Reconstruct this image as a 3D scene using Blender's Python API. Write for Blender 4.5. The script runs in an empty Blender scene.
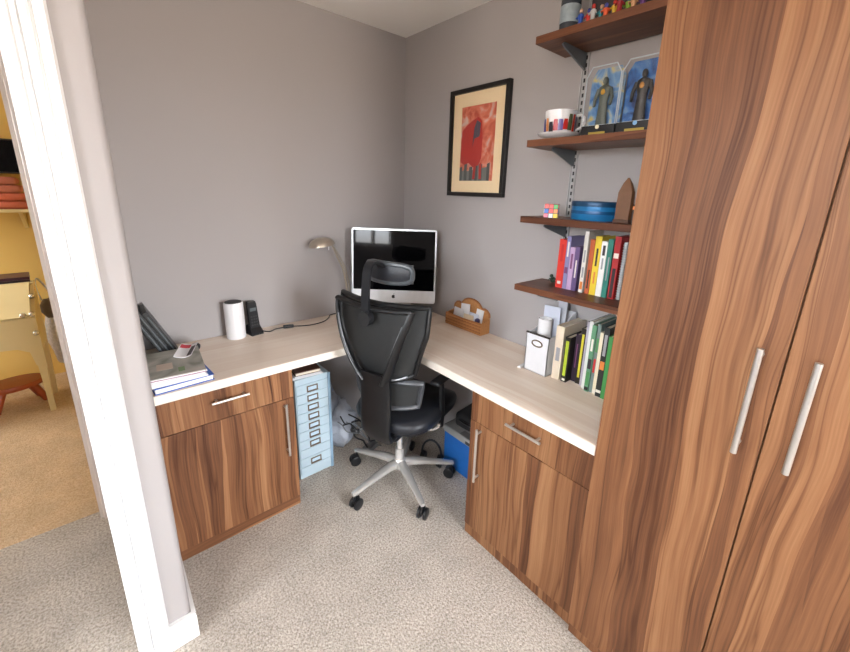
import bpy, bmesh, math, random
from mathutils import Vector, Matrix
random.seed(7)
R = math.radians
scene = bpy.context.scene
col = scene.collection

# ------------------------------------------------------------------ camera
W_, H_ = 850.0, 652.0
CAM = Vector((-1.5071, -2.0209, 1.4487))
yaw, pitch, roll = R(48.4196), R(-15.1333), R(1.8787)
FPX, PPX, PPY = 389.883, 435.22, 297.64
fw = Vector((math.cos(pitch)*math.cos(yaw), math.cos(pitch)*math.sin(yaw), math.sin(pitch)))
rt = Vector((math.sin(yaw), -math.cos(yaw), 0))
up = rt.cross(fw)
r2 = rt*math.cos(roll) + up*math.sin(roll)
u2 = -rt*math.sin(roll) + up*math.cos(roll)
cd = bpy.data.cameras.new('camera')
cam = bpy.data.objects.new('camera', cd)
col.objects.link(cam)
m = Matrix((r2, u2, -fw)).transposed().to_4x4()
m.translation = CAM
cam.matrix_world = m
cd.sensor_fit = 'HORIZONTAL'
cd.sensor_width = 36.0
cd.lens = FPX*36.0/W_
cd.shift_x = (W_/2 - PPX)/W_
cd.shift_y = (PPY - H_/2)/W_
cd.clip_start = 0.02
scene.camera = cam

# ------------------------------------------------------------------ world, lights, exposure
wd = bpy.data.worlds.new('sky')
scene.world = wd
wd.use_nodes = True
nt = wd.node_tree
bg = nt.nodes['Background']
bg.inputs[1].default_value = 25.0
# overcast sky above the horizon, darker ground below it
tcw = nt.nodes.new('ShaderNodeTexCoord'); sxyz = nt.nodes.new('ShaderNodeSeparateXYZ'); rw = nt.nodes.new('ShaderNodeValToRGB')
nt.links.new(tcw.outputs['Generated'], sxyz.inputs[0]); nt.links.new(sxyz.outputs['Z'], rw.inputs[0]); nt.links.new(rw.outputs[0], bg.inputs[0])
rw.color_ramp.elements[0].position = 0.0; rw.color_ramp.elements[0].color = (.42, .36, .30, 1)
rw.color_ramp.elements[1].position = 0.06; rw.color_ramp.elements[1].color = (.89, .94, 1.0, 1)
def portal(name, loc, direction, sx, sy):
    ld = bpy.data.lights.new(name, 'AREA')
    ld.shape = 'RECTANGLE'; ld.size = sx; ld.size_y = sy
    ld.cycles.is_portal = True
    o = bpy.data.objects.new(name, ld); col.objects.link(o)
    o.location = loc
    o.rotation_euler = Vector(direction).to_track_quat('-Z', 'Z').to_euler()
    return o
# window openings: wall plane, sideways extent, sill and head heights
WIN1 = (-2.70, -1.98, 1.22, 2.20)      # side wall
WIN2 = (-1.28, -.04, .55, 2.20)        # rear wall
FILL_WIN = (-1.40, -.94, 1.05, 2.12)       # unseen window added to the side wall to light the right wall
WIN3 = (1.12, 1.75, 1.05, 2.00)          # yellow room
portal('side_window_daylight', (-3.21, (WIN1[0]+WIN1[1])/2, (WIN1[2]+WIN1[3])/2), (1, 0, 0), WIN1[1]-WIN1[0], WIN1[3]-WIN1[2])
portal('rear_window_daylight', ((WIN2[0]+WIN2[1])/2, -4.71, (WIN2[2]+WIN2[3])/2), (0, 1, 0), WIN2[1]-WIN2[0], WIN2[3]-WIN2[2])
portal('added_side_window_daylight', (-3.21, (FILL_WIN[0]+FILL_WIN[1])/2, (FILL_WIN[2]+FILL_WIN[3])/2), (1, 0, 0), FILL_WIN[1]-FILL_WIN[0], FILL_WIN[3]-FILL_WIN[2])
portal('bedroom_window_daylight', (-3.61, (WIN3[0]+WIN3[1])/2, (WIN3[2]+WIN3[3])/2), (1, 0, 0), WIN3[1]-WIN3[0], WIN3[3]-WIN3[2])
vs = scene.view_settings
vs.view_transform = 'Standard'
vs.look = 'None'
vs.exposure = 0.74
vs.gamma = 1.0
vs.use_curve_mapping = False

# ------------------------------------------------------------------ mesh helpers
class MB:
    def __init__(s): s.v = []; s.f = []
    def add(s, vs_, fs):
        o = len(s.v); s.v += [tuple(p) for p in vs_]; s.f += [tuple(i+o for i in f) for f in fs]; return s
    def box(s, x0, x1, y0, y1, z0, z1, bev=0.0, seg=2):
        b = bmesh.new(); bmesh.ops.create_cube(b, size=1)
        for q in b.verts:
            q.co = Vector(((x0+x1)/2+q.co.x*(x1-x0), (y0+y1)/2+q.co.y*(y1-y0), (z0+z1)/2+q.co.z*(z1-z0)))
        if bev > 0:
            bmesh.ops.bevel(b, geom=list(b.edges), offset=min(bev, .45*min(abs(x1-x0), abs(y1-y0), abs(z1-z0))), segments=seg, affect='EDGES', profile=.5)
        b.verts.index_update()
        s.add([q.co for q in b.verts], [[q.index for q in f.verts] for f in b.faces]); b.free(); return s
    def obox(s, c, ax, ay, az, sx, sy, sz, bev=0.0):
        t = MB().box(-sx/2, sx/2, -sy/2, sy/2, -sz/2, sz/2, bev)
        c = Vector(c); ax, ay, az = Vector(ax), Vector(ay), Vector(az)
        return s.add([c+ax*p[0]+ay*p[1]+az*p[2] for p in t.v], t.f)
    def tube(s, pts, r, n=10, closed=False, flat=1.0):
        pts = [Vector(p) for p in pts]; N = len(pts)
        rs = r if isinstance(r, (list, tuple)) else [r]*N
        vs_ = []; pu = None
        for i, p in enumerate(pts):
            if closed: t = pts[(i+1) % N]-pts[i-1]
            else: t = pts[min(i+1, N-1)]-pts[max(i-1, 0)]
            t.normalize()
            if pu is None:
                a = Vector((0, 0, 1)) if abs(t.z) < .9 else Vector((1, 0, 0))
                pu = t.cross(a).normalized()
            pu = (pu-t*pu.dot(t)).normalized(); pv = t.cross(pu)
            for k in range(n):
                a = 2*math.pi*k/n
                vs_.append(p+pu*math.cos(a)*rs[i]+pv*math.sin(a)*rs[i]*flat)
        fs = []
        for i in range(N if closed else N-1):
            j = (i+1) % N
            for k in range(n):
                l = (k+1) % n
                fs.append((i*n+k, i*n+l, j*n+l, j*n+k))
        if not closed:
            fs.append(tuple(range(n-1, -1, -1))); fs.append(tuple((N-1)*n+k for k in range(n)))
        return s.add(vs_, fs)
    def cyl(s, p0, p1, r0, r1=None, n=20):
        return s.tube([p0, p1], [r0, r0 if r1 is None else r1], n)
    def lathe(s, prof, c=(0, 0, 0), n=32, sx=1.0, sy=1.0):
        vs_ = []
        for r, z in prof:
            for k in range(n):
                a = 2*math.pi*k/n
                vs_.append((c[0]+r*sx*math.cos(a), c[1]+r*sy*math.sin(a), c[2]+z))
        fs = []
        for i in range(len(prof)-1):
            for k in range(n):
                l = (k+1) % n
                fs.append((i*n+k, i*n+l, (i+1)*n+l, (i+1)*n+k))
        if prof[0][0] > 1e-6: fs.append(tuple(range(n-1, -1, -1)))
        if prof[-1][0] > 1e-6: fs.append(tuple((len(prof)-1)*n+k for k in range(n)))
        return s.add(vs_, fs)
    def prism(s, poly, o, au, av, aw, h):
        o, au, av, aw = Vector(o), Vector(au), Vector(av), Vector(aw); n = len(poly)
        vs_ = [o+au*a+av*b for a, b in poly]+[o+au*a+av*b+aw*h for a, b in poly]
        fs = [tuple(range(n-1, -1, -1)), tuple(range(n, 2*n))]+[(i, (i+1) % n, n+(i+1) % n, n+i) for i in range(n)]
        return s.add(vs_, fs)
    def ball(s, c, r, n=14, m_=9):
        if not isinstance(r, (tuple, list)): r = (r, r, r)
        prof = [(max(math.sin(math.pi*i/m_), 1e-4), -math.cos(math.pi*i/m_)) for i in range(m_+1)]
        t = MB().lathe(prof, n=n)
        return s.add([(c[0]+p[0]*r[0], c[1]+p[1]*r[1], c[2]+p[2]*r[2]) for p in t.v], t.f)
    def loft(s, rings, cap=True):
        n = len(rings[0]); vs_ = [p for r in rings for p in r]; fs = []
        for i in range(len(rings)-1):
            for k in range(n):
                l = (k+1) % n
                fs.append((i*n+k, i*n+l, (i+1)*n+l, (i+1)*n+k))
        if cap: fs += [tuple(range(n-1, -1, -1)), tuple((len(rings)-1)*n+k for k in range(n))]
        return s.add(vs_, fs)
    def sheet(s, fn, nu, nv, th):
        # closed slab from a height-like function fn(u,v)->(front point, back point)
        A = []; B = []
        for j in range(nv+1):
            for i in range(nu+1):
                a, b = fn(i/nu, j/nv); A.append(a); B.append(b)
        n = len(A); w = nu+1; fs = []
        for j in range(nv):
            for i in range(nu):
                q = (j*w+i, j*w+i+1, (j+1)*w+i+1, (j+1)*w+i)
                fs.append(q); fs.append(tuple(n+k for k in reversed(q)))
        bd = [i for i in range(w)]+[j*w+nu for j in range(1, nv+1)]+[nv*w+i for i in range(nu-1, -1, -1)]+[j*w for j in range(nv-1, 0, -1)]
        for k in range(len(bd)):
            a, b = bd[k], bd[(k+1) % len(bd)]
            fs.append((b, a, n+a, n+b))
        return s.add(A+B, fs)
def obj(name, mb, mt, parent=None, smooth=False, angle=38):
    me = bpy.data.meshes.new(name)
    me.from_pydata(mb.v, [], mb.f)
    b = bmesh.new(); b.from_mesh(me); bmesh.ops.recalc_face_normals(b, faces=b.faces); b.to_mesh(me); b.free()
    if smooth:
        me.polygons.foreach_set('use_smooth', [True]*len(me.polygons)); me.set_sharp_from_angle(angle=R(angle))
    me.materials.append(mt)
    o = bpy.data.objects.new(name, me); col.objects.link(o)
    if parent: o.parent = parent
    return o
def tag(o, label=None, cat=None, group=None, kind=None):
    if label: o['label'] = label
    if cat: o['category'] = cat
    if group: o['group'] = group
    if kind: o['kind'] = kind
    return o
def thing(name, label, cat, loc=(0, 0, 0), rz=0.0, group=None):
    o = bpy.data.objects.new(name, None); col.objects.link(o)
    o.empty_display_size = .05
    o.location = loc; o.rotation_euler = (0, 0, rz)
    return tag(o, label, cat, group)
def struct(name, mb, mt, label, parent=None, smooth=False):
    o = obj(name, mb, mt, parent, smooth)
    if not parent: tag(o, label, name.split('_')[0], None, 'structure')
    return o

# ------------------------------------------------------------------ materials
def srgb(r, g, b):
    f = lambda c: ((c/255+.055)/1.055)**2.4 if c/255 > .04045 else c/255/12.92
    return (f(r), f(g), f(b), 1)
def newmat(name):
    mt = bpy.data.materials.new(name); mt.use_nodes = True
    nt = mt.node_tree
    return mt, nt, nt.nodes['Principled BSDF']
def N(nt, typ, **kw):
    n = nt.nodes.new(typ)
    for k, v in kw.items():
        if k.startswith('i_'):
            key = k[2:]; n.inputs[int(key) if key.isdigit() else key].default_value = v
        else: setattr(n, k, v)
    return n
def plain(name, c, rough=.5, metal=0.0, var=.08, scale=40, bump=0.0, bscale=200, spec=.5, coat=0.0, sheen=0.0):
    mt, nt, p = newmat(name); L = nt.links.new
    tc = N(nt, 'ShaderNodeTexCoord')
    no = N(nt, 'ShaderNodeTexNoise', i_Scale=scale, i_Detail=3.0); L(tc.outputs['Object'], no.inputs['Vector'])
    mx = N(nt, 'ShaderNodeMix', data_type='RGBA')
    L(no.outputs['Fac'], mx.inputs[0])
    mx.inputs[6].default_value = tuple(x*(1-var) for x in c[:3])+(1,)
    mx.inputs[7].default_value = tuple(min(1, x*(1+var)) for x in c[:3])+(1,)
    L(mx.outputs[2], p.inputs['Base Color'])
    p.inputs['Roughness'].default_value = rough; p.inputs['Metallic'].default_value = metal
    p.inputs['Specular IOR Level'].default_value = spec
    p.inputs['Coat Weight'].default_value = coat
    p.inputs['Sheen Weight'].default_value = sheen
    if bump:
        n2 = N(nt, 'ShaderNodeTexNoise', i_Scale=bscale, i_Detail=2.0); L(tc.outputs['Object'], n2.inputs['Vector'])
        bp = N(nt, 'ShaderNodeBump', i_Strength=bump, i_Distance=.002); L(n2.outputs['Fac'], bp.inputs['Height']); L(bp.outputs[0], p.inputs['Normal'])
    return mt
def ramp(nt, stops):
    r = N(nt, 'ShaderNodeValToRGB'); e = r.color_ramp.elements
    e[0].position, e[0].color = stops[0]; e[1].position, e[1].color = stops[-1]
    for p_, c_ in stops[1:-1]:
        q = e.new(p_); q.color = c_
    return r
def wood(name, axis, stops, rough=.46, cell=24.0, streak=.7, along=.34, rnd=True, fine=.34, coat=0.0, spec=.25):
    """banded timber veneer: 'axis' is the grain direction in object space"""
    mt, nt, p = newmat(name); L = nt.links.new
    tc = N(nt, 'ShaderNodeTexCoord'); sp = N(nt, 'ShaderNodeSeparateXYZ'); L(tc.outputs['Object'], sp.inputs[0])
    a, b = [k for k in 'XYZ' if k != axis.upper()]
    ad = N(nt, 'ShaderNodeMath', operation='ADD'); L(sp.outputs[a], ad.inputs[0]); L(sp.outputs[b], ad.inputs[1])
    oi = N(nt, 'ShaderNodeObjectInfo'); rm = N(nt, 'ShaderNodeMath', operation='MULTIPLY', i_1=37.0 if rnd else 0.0); L(oi.outputs['Random'], rm.inputs[0])
    u = N(nt, 'ShaderNodeMath', operation='ADD'); L(ad.outputs[0], u.inputs[0]); L(rm.outputs[0], u.inputs[1])
    v = sp.outputs[axis.upper()]
    # slow waviness of the grain
    c0 = N(nt, 'ShaderNodeCombineXYZ'); L(u.outputs[0], c0.inputs[0]); L(v, c0.inputs[1])
    us = N(nt, 'ShaderNodeMath', operation='MULTIPLY', i_1=2.2); L(u.outputs[0], us.inputs[0]); L(us.outputs[0], c0.inputs[0])
    wn = N(nt, 'ShaderNodeTexNoise', i_Scale=1.5, i_Detail=2.0, i_Roughness=.4); L(c0.outputs[0], wn.inputs['Vector'])
    wm = N(nt, 'ShaderNodeMath', operation='MULTIPLY_ADD', i_1=.085, i_2=-.0425); L(wn.outputs['Fac'], wm.inputs[0])
    u2_ = N(nt, 'ShaderNodeMath', operation='ADD'); L(u.outputs[0], u2_.inputs[0]); L(wm.outputs[0], u2_.inputs[1])
    def coord(su, sv):
        c = N(nt, 'ShaderNodeCombineXYZ')
        x = N(nt, 'ShaderNodeMath', operation='MULTIPLY', i_1=su); L(u2_.outputs[0], x.inputs[0]); L(x.outputs[0], c.inputs[0])
        y = N(nt, 'ShaderNodeMath', operation='MULTIPLY', i_1=sv); L(v, y.inputs[0]); L(y.outputs[0], c.inputs[1])
        return c.outputs[0]
    vo = N(nt, 'ShaderNodeTexVoronoi', voronoi_dimensions='2D', i_Scale=1.0, i_Randomness=.9); L(coord(cell, along), vo.inputs['Vector'])
    sc = N(nt, 'ShaderNodeSeparateColor'); L(vo.outputs['Color'], sc.inputs[0])
    n1 = N(nt, 'ShaderNodeTexNoise', i_Scale=1.0, i_Detail=4.0, i_Roughness=.6); L(coord(cell*1.7, along*1.1), n1.inputs['Vector'])
    mixf = N(nt, 'ShaderNodeMix', i_0=.55); L(sc.outputs[0], mixf.inputs[2]); L(n1.outputs['Fac'], mixf.inputs[3])
    nf = N(nt, 'ShaderNodeTexNoise', i_Scale=1.0, i_Detail=3.0); L(coord(240, 6.0), nf.inputs['Vector'])
    fa = N(nt, 'ShaderNodeMath', operation='MULTIPLY_ADD', i_1=fine, i_2=-fine/2); L(nf.outputs['Fac'], fa.inputs[0])
    tot = N(nt, 'ShaderNodeMath', operation='ADD'); L(mixf.outputs[0], tot.inputs[0]); L(fa.outputs[0], tot.inputs[1])
    rp = ramp(nt, stops); L(tot.outputs[0], rp.inputs[0])
    # dark heart-wood streaks
    ns = N(nt, 'ShaderNodeTexNoise', i_Scale=1.0, i_Detail=3.0, i_Roughness=.55, i_Distortion=.35); L(coord(cell*.75, along*1.3), ns.inputs['Vector'])
    ds = N(nt, 'ShaderNodeMath', operation='SUBTRACT', i_1=.54); L(ns.outputs['Fac'], ds.inputs[0])
    ab = N(nt, 'ShaderNodeMath', operation='ABSOLUTE'); L(ds.outputs[0], ab.inputs[0])
    rs = ramp(nt, [(0.0, (1, 1, 1, 1)), (.018, (.35, .35, .35, 1)), (.05, (0, 0, 0, 1))]); L(ab.outputs[0], rs.inputs[0])
    st = N(nt, 'ShaderNodeMath', operation='MULTIPLY', i_1=streak); L(rs.outputs[0], st.inputs[0])
    mk = N(nt, 'ShaderNodeMix', data_type='RGBA', blend_type='MULTIPLY'); L(st.outputs[0], mk.inputs[0]); L(rp.outputs[0], mk.inputs[6])
    mk.inputs[7].default_value = (.36, .27, .22, 1)
    L(mk.outputs[2], p.inputs['Base Color'])
    p.inputs['Roughness'].default_value = rough; p.inputs['Coat Weight'].default_value = coat; p.inputs['Specular IOR Level'].default_value = spec
    bp = N(nt, 'ShaderNodeBump', i_Strength=.12, i_Distance=.0008); L(nf.outputs['Fac'], bp.inputs['Height']); L(bp.outputs[0], p.inputs['Normal'])
    return mt
WAL = [(.18, srgb(82, 50, 34)), (.36, srgb(114, 75, 50)), (.50, srgb(132, 90, 60)), (.64, srgb(148, 104, 71)), (.84, srgb(168, 125, 88))]
walnut_z = wood('walnut veneer upright grain', 'z', WAL)
walnut_x = wood('walnut veneer lengthways', 'x', WAL, streak=.35)
SHE = [(.2, srgb(80, 48, 34)), (.5, srgb(106, 66, 46)), (.85, srgb(126, 82, 58))]
shelfwood = wood('shelf walnut', 'y', SHE, rough=.4, streak=.25, cell=30, along=1.0)
OAK = [(.2, srgb(232, 213, 196)), (.5, srgb(240, 225, 210)), (.85, srgb(246, 234, 221))]
oak_x = wood('bleached oak along the left run', 'x', OAK, rough=.42, cell=22, streak=.05, along=.5, rnd=False, fine=.3)
oak_y = wood('bleached oak along the right run', 'y', OAK, rough=.42, cell=22, streak=.05, along=.5, rnd=False, fine=.3)
wallpaint = plain('mauve grey wall paint', srgb(169, 164, 163), .75, var=.015, scale=3, bump=.12, bscale=350)
ceilpaint = plain('ceiling white', srgb(246, 243, 239), .8, var=.01, scale=3, bump=.1)
whitegloss = plain('white gloss paint', srgb(234, 234, 234), .32, var=.01, scale=8)
jambpaint = plain('off white jamb paint', srgb(238, 226, 218), .4, var=.02, scale=6)
yellowwall = plain('yellow wall paint', srgb(228, 194, 112), .8, var=.03, scale=4)
def carpet(name, c1, c2, c3):
    mt, nt, p = newmat(name); L = nt.links.new
    tc = N(nt, 'ShaderNodeTexCoord')
    a = N(nt, 'ShaderNodeTexNoise', i_Scale=125.0, i_Detail=4.0, i_Roughness=.75); L(tc.outputs['Object'], a.inputs['Vector'])
    b = N(nt, 'ShaderNodeTexNoise', i_Scale=7.0, i_Detail=3.0); L(tc.outputs['Object'], b.inputs['Vector'])
    v = N(nt, 'ShaderNodeTexVoronoi', i_Scale=170.0); L(tc.outputs['Object'], v.inputs['Vector'])
    rp = ramp(nt, [(.36, c1), (.5, c2), (.62, c3)]); L(a.outputs['Fac'], rp.inputs[0])
    rb = ramp(nt, [(.35, (.86, .86, .86, 1)), (.65, (1, 1, 1, 1))]); L(b.outputs['Fac'], rb.inputs[0])
    mx = N(nt, 'ShaderNodeMix', data_type='RGBA', blend_type='MULTIPLY', i_0=1.0); L(rp.outputs[0], mx.inputs[6]); L(rb.outputs[0], mx.inputs[7])
    L(mx.outputs[2], p.inputs['Base Color'])
    ad = N(nt, 'ShaderNodeMath', operation='SUBTRACT'); L(a.outputs['Fac'], ad.inputs[0]); L(v.outputs['Distance'], ad.inputs[1])
    bp = N(nt, 'ShaderNodeBump', i_Strength=.6, i_Distance=.004); L(ad.outputs[0], bp.inputs['Height']); L(bp.outputs[0], p.inputs['Normal'])
    p.inputs['Roughness'].default_value = .95; p.inputs['Specular IOR Level'].default_value = .1; p.inputs['Sheen Weight'].default_value = .15
    return mt
carpet_grey = carpet('speckled grey beige carpet', srgb(146, 137, 126), srgb(191, 182, 171), srgb(216, 208, 198))
carpet_tan = carpet('beige carpet', srgb(190, 160, 124), srgb(210, 182, 146), srgb(222, 198, 166))
chrome = plain('polished metal', srgb(222, 220, 217), .24, .62, .03)
brushed = plain('brushed steel', srgb(200, 196, 190), .32, .75, .05, 90)
black = plain('black plastic', srgb(26, 27, 30), .38, var=.1)
blacksatin = plain('satin black frame', srgb(17, 18, 20), .4, var=.1)
blackmesh = plain('black woven mesh', srgb(36, 37, 37), .7, var=.25, scale=300, bump=.5, bscale=700)
leather = plain('black leather', srgb(30, 32, 38), .42, var=.15, bump=.25, bscale=300)
greyplastic = plain('grey plastic', srgb(112, 114, 116), .35, var=.05)
darkgrey = plain('dark grey', srgb(58, 58, 60), .6)
whiteplastic = plain('white plastic', srgb(240, 240, 242), .3, var=.01)
paper = plain('white paper', srgb(238, 238, 240), .7, var=.03, scale=20)
pages = plain('book pages', srgb(222, 212, 192), .8, var=.1, scale=300)
alu = plain('anodised aluminium', srgb(205, 206, 208), .32, .7, .02)
screenglass = plain('black glossy screen', srgb(7, 7, 9), .04, var=.0, spec=.16)
bluemetal = plain('pale blue enamel', srgb(184, 203, 213), .42, var=.03)
def pane_mat(name, refl):
    mt, nt, p = newmat(name); nt.nodes.remove(p); L = nt.links.new
    t = N(nt, 'ShaderNodeBsdfTransparent'); g = N(nt, 'ShaderNodeBsdfGlossy', i_Roughness=.03)
    lw = N(nt, 'ShaderNodeLayerWeight'); pw = N(nt, 'ShaderNodeMath', operation='POWER', i_1=4.0); L(lw.outputs['Facing'], pw.inputs[0])
    ml = N(nt, 'ShaderNodeMath', operation='MULTIPLY_ADD', i_1=.5*refl, i_2=.022*refl); L(pw.outputs[0], ml.inputs[0])
    mx = N(nt, 'ShaderNodeMixShader'); L(ml.outputs[0], mx.inputs[0]); L(t.outputs[0], mx.inputs[1]); L(g.outputs[0], mx.inputs[2])
    L(mx.outputs[0], nt.nodes['Material Output'].inputs[0]); return mt
clearpane = pane_mat('clear glazing', 1.0)

# ------------------------------------------------------------------ structure
HC = 2.285
XL, YB = -3.1, -4.6            # side window wall, rear window wall
YP, XP0, XP1 = -0.797, -1.575, -1.444   # end and faces of the partition beside the desk
fl = struct('floor', MB().box(XL, 0.0, YB, 0.05, -.06, 0), carpet_grey, 'speckled grey beige carpet of the study and the landing')
struct('floor_bedroom', MB().box(-3.5, -.9, 0.05, 1.95, -.06, 0.003), carpet_tan, 'beige carpet of the yellow room past the doorway')
struct('ceiling', MB().box(-3.6, .1, YB-.1, 2.05, HC, HC+.08), ceilpaint, 'plain white ceiling')
struct('wall_back', MB().box(-1.58, .1, 0, .1, 0, HC), wallpaint, 'mauve grey wall behind the lamp and the monitor')
struct('wall_right', MB().box(0, .1, YB-.1, 0, 0, HC), wallpaint, 'mauve grey wall carrying the shelves and the framed poster')
# partition (its end faces the camera); soft plaster arris on the desk side
b = bmesh.new()
pw = MB().prism([(XP0, YP), (XP1-.016, YP), (XP1-.008, YP+.003), (XP1-.002, YP+.009), (XP1, YP+.018), (XP1, 0), (XP0, 0)], (0, 0, 0), (1, 0, 0), (0, 1, 0), (0, 0, 1), HC)
struct('wall_left', pw, wallpaint, 'narrow grey partition end between the doorway and the desk', smooth=True)
b.free()
# wall over and beyond the near doorway
struct('wall_doorway', MB().box(XL, -2.25, YP, YP+.12, 0, HC).box(-2.25, XP0, YP, YP+.12, 2.05, HC), wallpaint, 'wall round the near doorway')
struct('wall_landing', MB().box(XL, XL+.1, YP+.12, 0, 0, HC), wallpaint, 'far wall of the landing')
struct('wall_far', MB().box(-3.5, -2.42, 0, .1, 0, HC).box(-2.42, -1.65, 0, .1, 2.04, HC).box(-1.65, -1.58, 0.0, .1, 2.04, HC).box(-1.65, -1.58, 0.02, .1, 0, 2.04), wallpaint, 'wall round the doorway of the yellow room')
# side window wall and rear window wall
def holed(ax, pos0, pos1, a0, a1, w):
    mb = MB()
    for p, q, z0, z1 in ((a0, w[0], 0, HC), (w[1], a1, 0, HC), (w[0], w[1], 0, w[2]), (w[0], w[1], w[3], HC)):
        if ax == 'x': mb.box(pos0, pos1, p, q, z0, z1)
        else: mb.box(p, q, pos0, pos1, z0, z1)
    return mb
struct('wall_side', holed('x', XL-.1, XL, YB, -1.95, WIN1), wallpaint, 'wall with the side window')
struct('wall_side_1', holed('x', XL-.1, XL, -1.95, YP, FILL_WIN), wallpaint, 'wall with the added side window')
struct('wall_rear', holed('y', YB-.1, YB, XL-.1, .1, WIN2), wallpaint, 'wall with the rear window')
def window(n, ax, pos, a0, a1, z0, z1):
    o = bpy.data.objects.new('window_%d' % n, None); col.objects.link(o); tag(o, 'white framed window %s' % {1: 'in the side wall', 2: 'in the rear wall', 3: 'of the yellow room', 4: 'added for light, nearest the doorway'}[n], 'window', None, 'structure')
    fr = MB(); gl = MB(); t = .05
    def bx(mb, p, q, s, e, d0, d1):
        if ax == 'x': mb.box(pos+d0, pos+d1, p, q, s, e)
        else: mb.box(p, q, pos+d0, pos+d1, s, e)
    for p, q, s, e in ((a0, a1, z0, z0+t), (a0, a1, z1-t, z1), (a0, a0+t, z0+t, z1-t), (a1-t, a1, z0+t, z1-t), ((a0+a1)/2-.02, (a0+a1)/2+.02, z0+t, z1-t)):
        bx(fr, p, q, s, e, -.06, -.02)
    bx(gl, a0+t, a1-t, z0+t, z1-t, -.045, -.04)
    obj('window_frame', fr, whitegloss, o); obj('pane', gl, clearpane, o)
window(1, 'x', XL, *WIN1)
window(2, 'y', YB, *WIN2)
window(3, 'x', -3.5, *WIN3)
window(4, 'x', XL, *FILL_WIN)
# bedroom shell
struct('wall_bedroom_back', MB().box(-3.6, -.8, 1.95, 2.05, 0, HC), yellowwall, 'yellow wall seen past the doorway')
struct('wall_bedroom_right', MB().box(-.9, -.8, .1, 1.95, 0, HC), yellowwall, 'yellow side wall of the bedroom')
struct('wall_bedroom_left', holed('x', -3.6, -3.5, 0, 1.95, WIN3), yellowwall, 'yellow wall with the bedroom window')
# architrave on the partition end: stepped moulding
def architrave(name, x0, x1, yf, sgn, z1, label, mt):
    """stepped moulding profile across x, standing on plane y=yf and proud towards -y"""
    w = x1-x0
    pr = [(0, 0), (0, .012), (.05, .018), (.17, .020), (.18, .012), (.215, .012), (.225, .017), (.34, .018), (.35, .011), (.39, .011), (.40, .022), (.55, .024), (.62, .022), (.635, .013), (.675, .013), (.69, .019), (.93, .017), (1, .011), (1, 0)]
    poly = [(x0+w*(a if sgn > 0 else 1-a), yf-d) for a, d in pr]
    return struct(name, MB().prism(poly, (0, 0, 0), (1, 0, 0), (0, 1, 0), (0, 0, 1), z1), mt, label)
architrave('trim_1', XP0-.003, -1.506, YP, 1, 2.1, 'white moulded architrave on the partition end', whitegloss)
struct('trim_2', MB().box(XP0-.012, XP0, YP-.008, YP+.125, 0, 2.05, .001), whitegloss, 'white door lining of the near doorway')
architrave('trim_3', -1.65, -1.585, 0.0, 1, 2.08, 'off white door frame of the yellow room', jambpaint)
struct('trim_4', MB().box(-1.662, -1.65, -.004, .105, 0, 2.04, .001), jambpaint, 'off white door lining of the yellow room')
# skirting wrapping the partition end
sk = MB().prism([(-1.506, 0), (XP1+.012, 0), (XP1+.012, .085), (XP1+.009, .098), (-1.506, .098)], (0, YP-.014, 0), (1, 0, 0), (0, 0, 1), (0, 1, 0), .014)
sk.box(XP1, XP1+.012, YP, -.48, 0, .098)
struct('baseboard_left', sk, whitegloss, 'white skirting board round the partition end')

# ------------------------------------------------------------------ fitted furniture
def bar_handle(parent, p0, p1, out, r=.0052, stand=.026, inset=.018):
    """bar with two feet; p0,p1 bar ends on the face; out = outward unit vector"""
    p0, p1, out = Vector(p0), Vector(p1), Vector(out); d = (p1-p0).normalized()
    mb = MB().cyl(p0+out*stand, p1+out*stand, r, n=14)
    for p in (p0+d*inset, p1-d*inset): mb.cyl(p, p+out*stand, r*.85, n=10)
    return obj('handle', mb, brushed, parent, True)
HD, TH = .74, .036
YA, XB = -.4734, -.454      # faces of the left and right base units
g = .0016
# left unit
t = thing('base_cabinet', 'walnut base cabinet beside the doorway, under the pile of magazines', 'cabinet', (-1.194, 0, 0), 0, 'walnut base cabinets')
ox = -1.194
def lx(x): return x-ox
obj('carcass', MB().box(lx(-1.440), lx(-.9455), YA+.021, -.02, .0, HD-TH-.001, .001), walnut_z, t)
obj('plinth', MB().box(lx(-1.440), lx(-.9443), YA+.004, YA+.020, 0, .048, .001), walnut_x, t)
d = obj('drawer', MB().box(lx(-1.440), lx(-.9443), YA, YA+.019, .564+g, HD-TH-.004, .0012), walnut_z, t)
bar_handle(d, (lx(-1.260), YA, .652), (lx(-1.127), YA, .652), (0, -1, 0))
d = obj('door', MB().box(lx(-1.440), lx(-.9443), YA, YA+.019, .050, .564-g, .0012), walnut_z, t)
bar_handle(d, (lx(-.987), YA, .300), (lx(-.987), YA, .552), (0, -1, 0))
# right unit
t = thing('base_cabinet', 'walnut base cabinet against the wardrobe, under the desk books', 'cabinet', (0, -1.337, 0), 0, 'walnut base cabinets')
oy = -1.337
def ly(y): return y-oy
obj('carcass', MB().box(XB+.021, -.02, ly(-1.5955), ly(-1.0785), 0, HD-TH-.001, .001), walnut_z, t)
obj('plinth', MB().box(XB+.004, XB+.020, ly(-1.5955), ly(-1.0774), 0, .048, .001), walnut_z, t)
d = obj('drawer', MB().box(XB, XB+.019, ly(-1.5955), ly(-1.0774), .564+g, HD-TH-.004, .0012), walnut_z, t)
bar_handle(d, (XB, ly(-1.268), .646), (XB, ly(-1.414), .646), (-1, 0, 0))
d = obj('door', MB().box(XB, XB+.019, ly(-1.5955), ly(-1.0774), .050, .564-g, .0012), walnut_z, t)
bar_handle(d, (XB, ly(-1.135), .310), (XB, ly(-1.135), .552), (-1, 0, 0))
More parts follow.
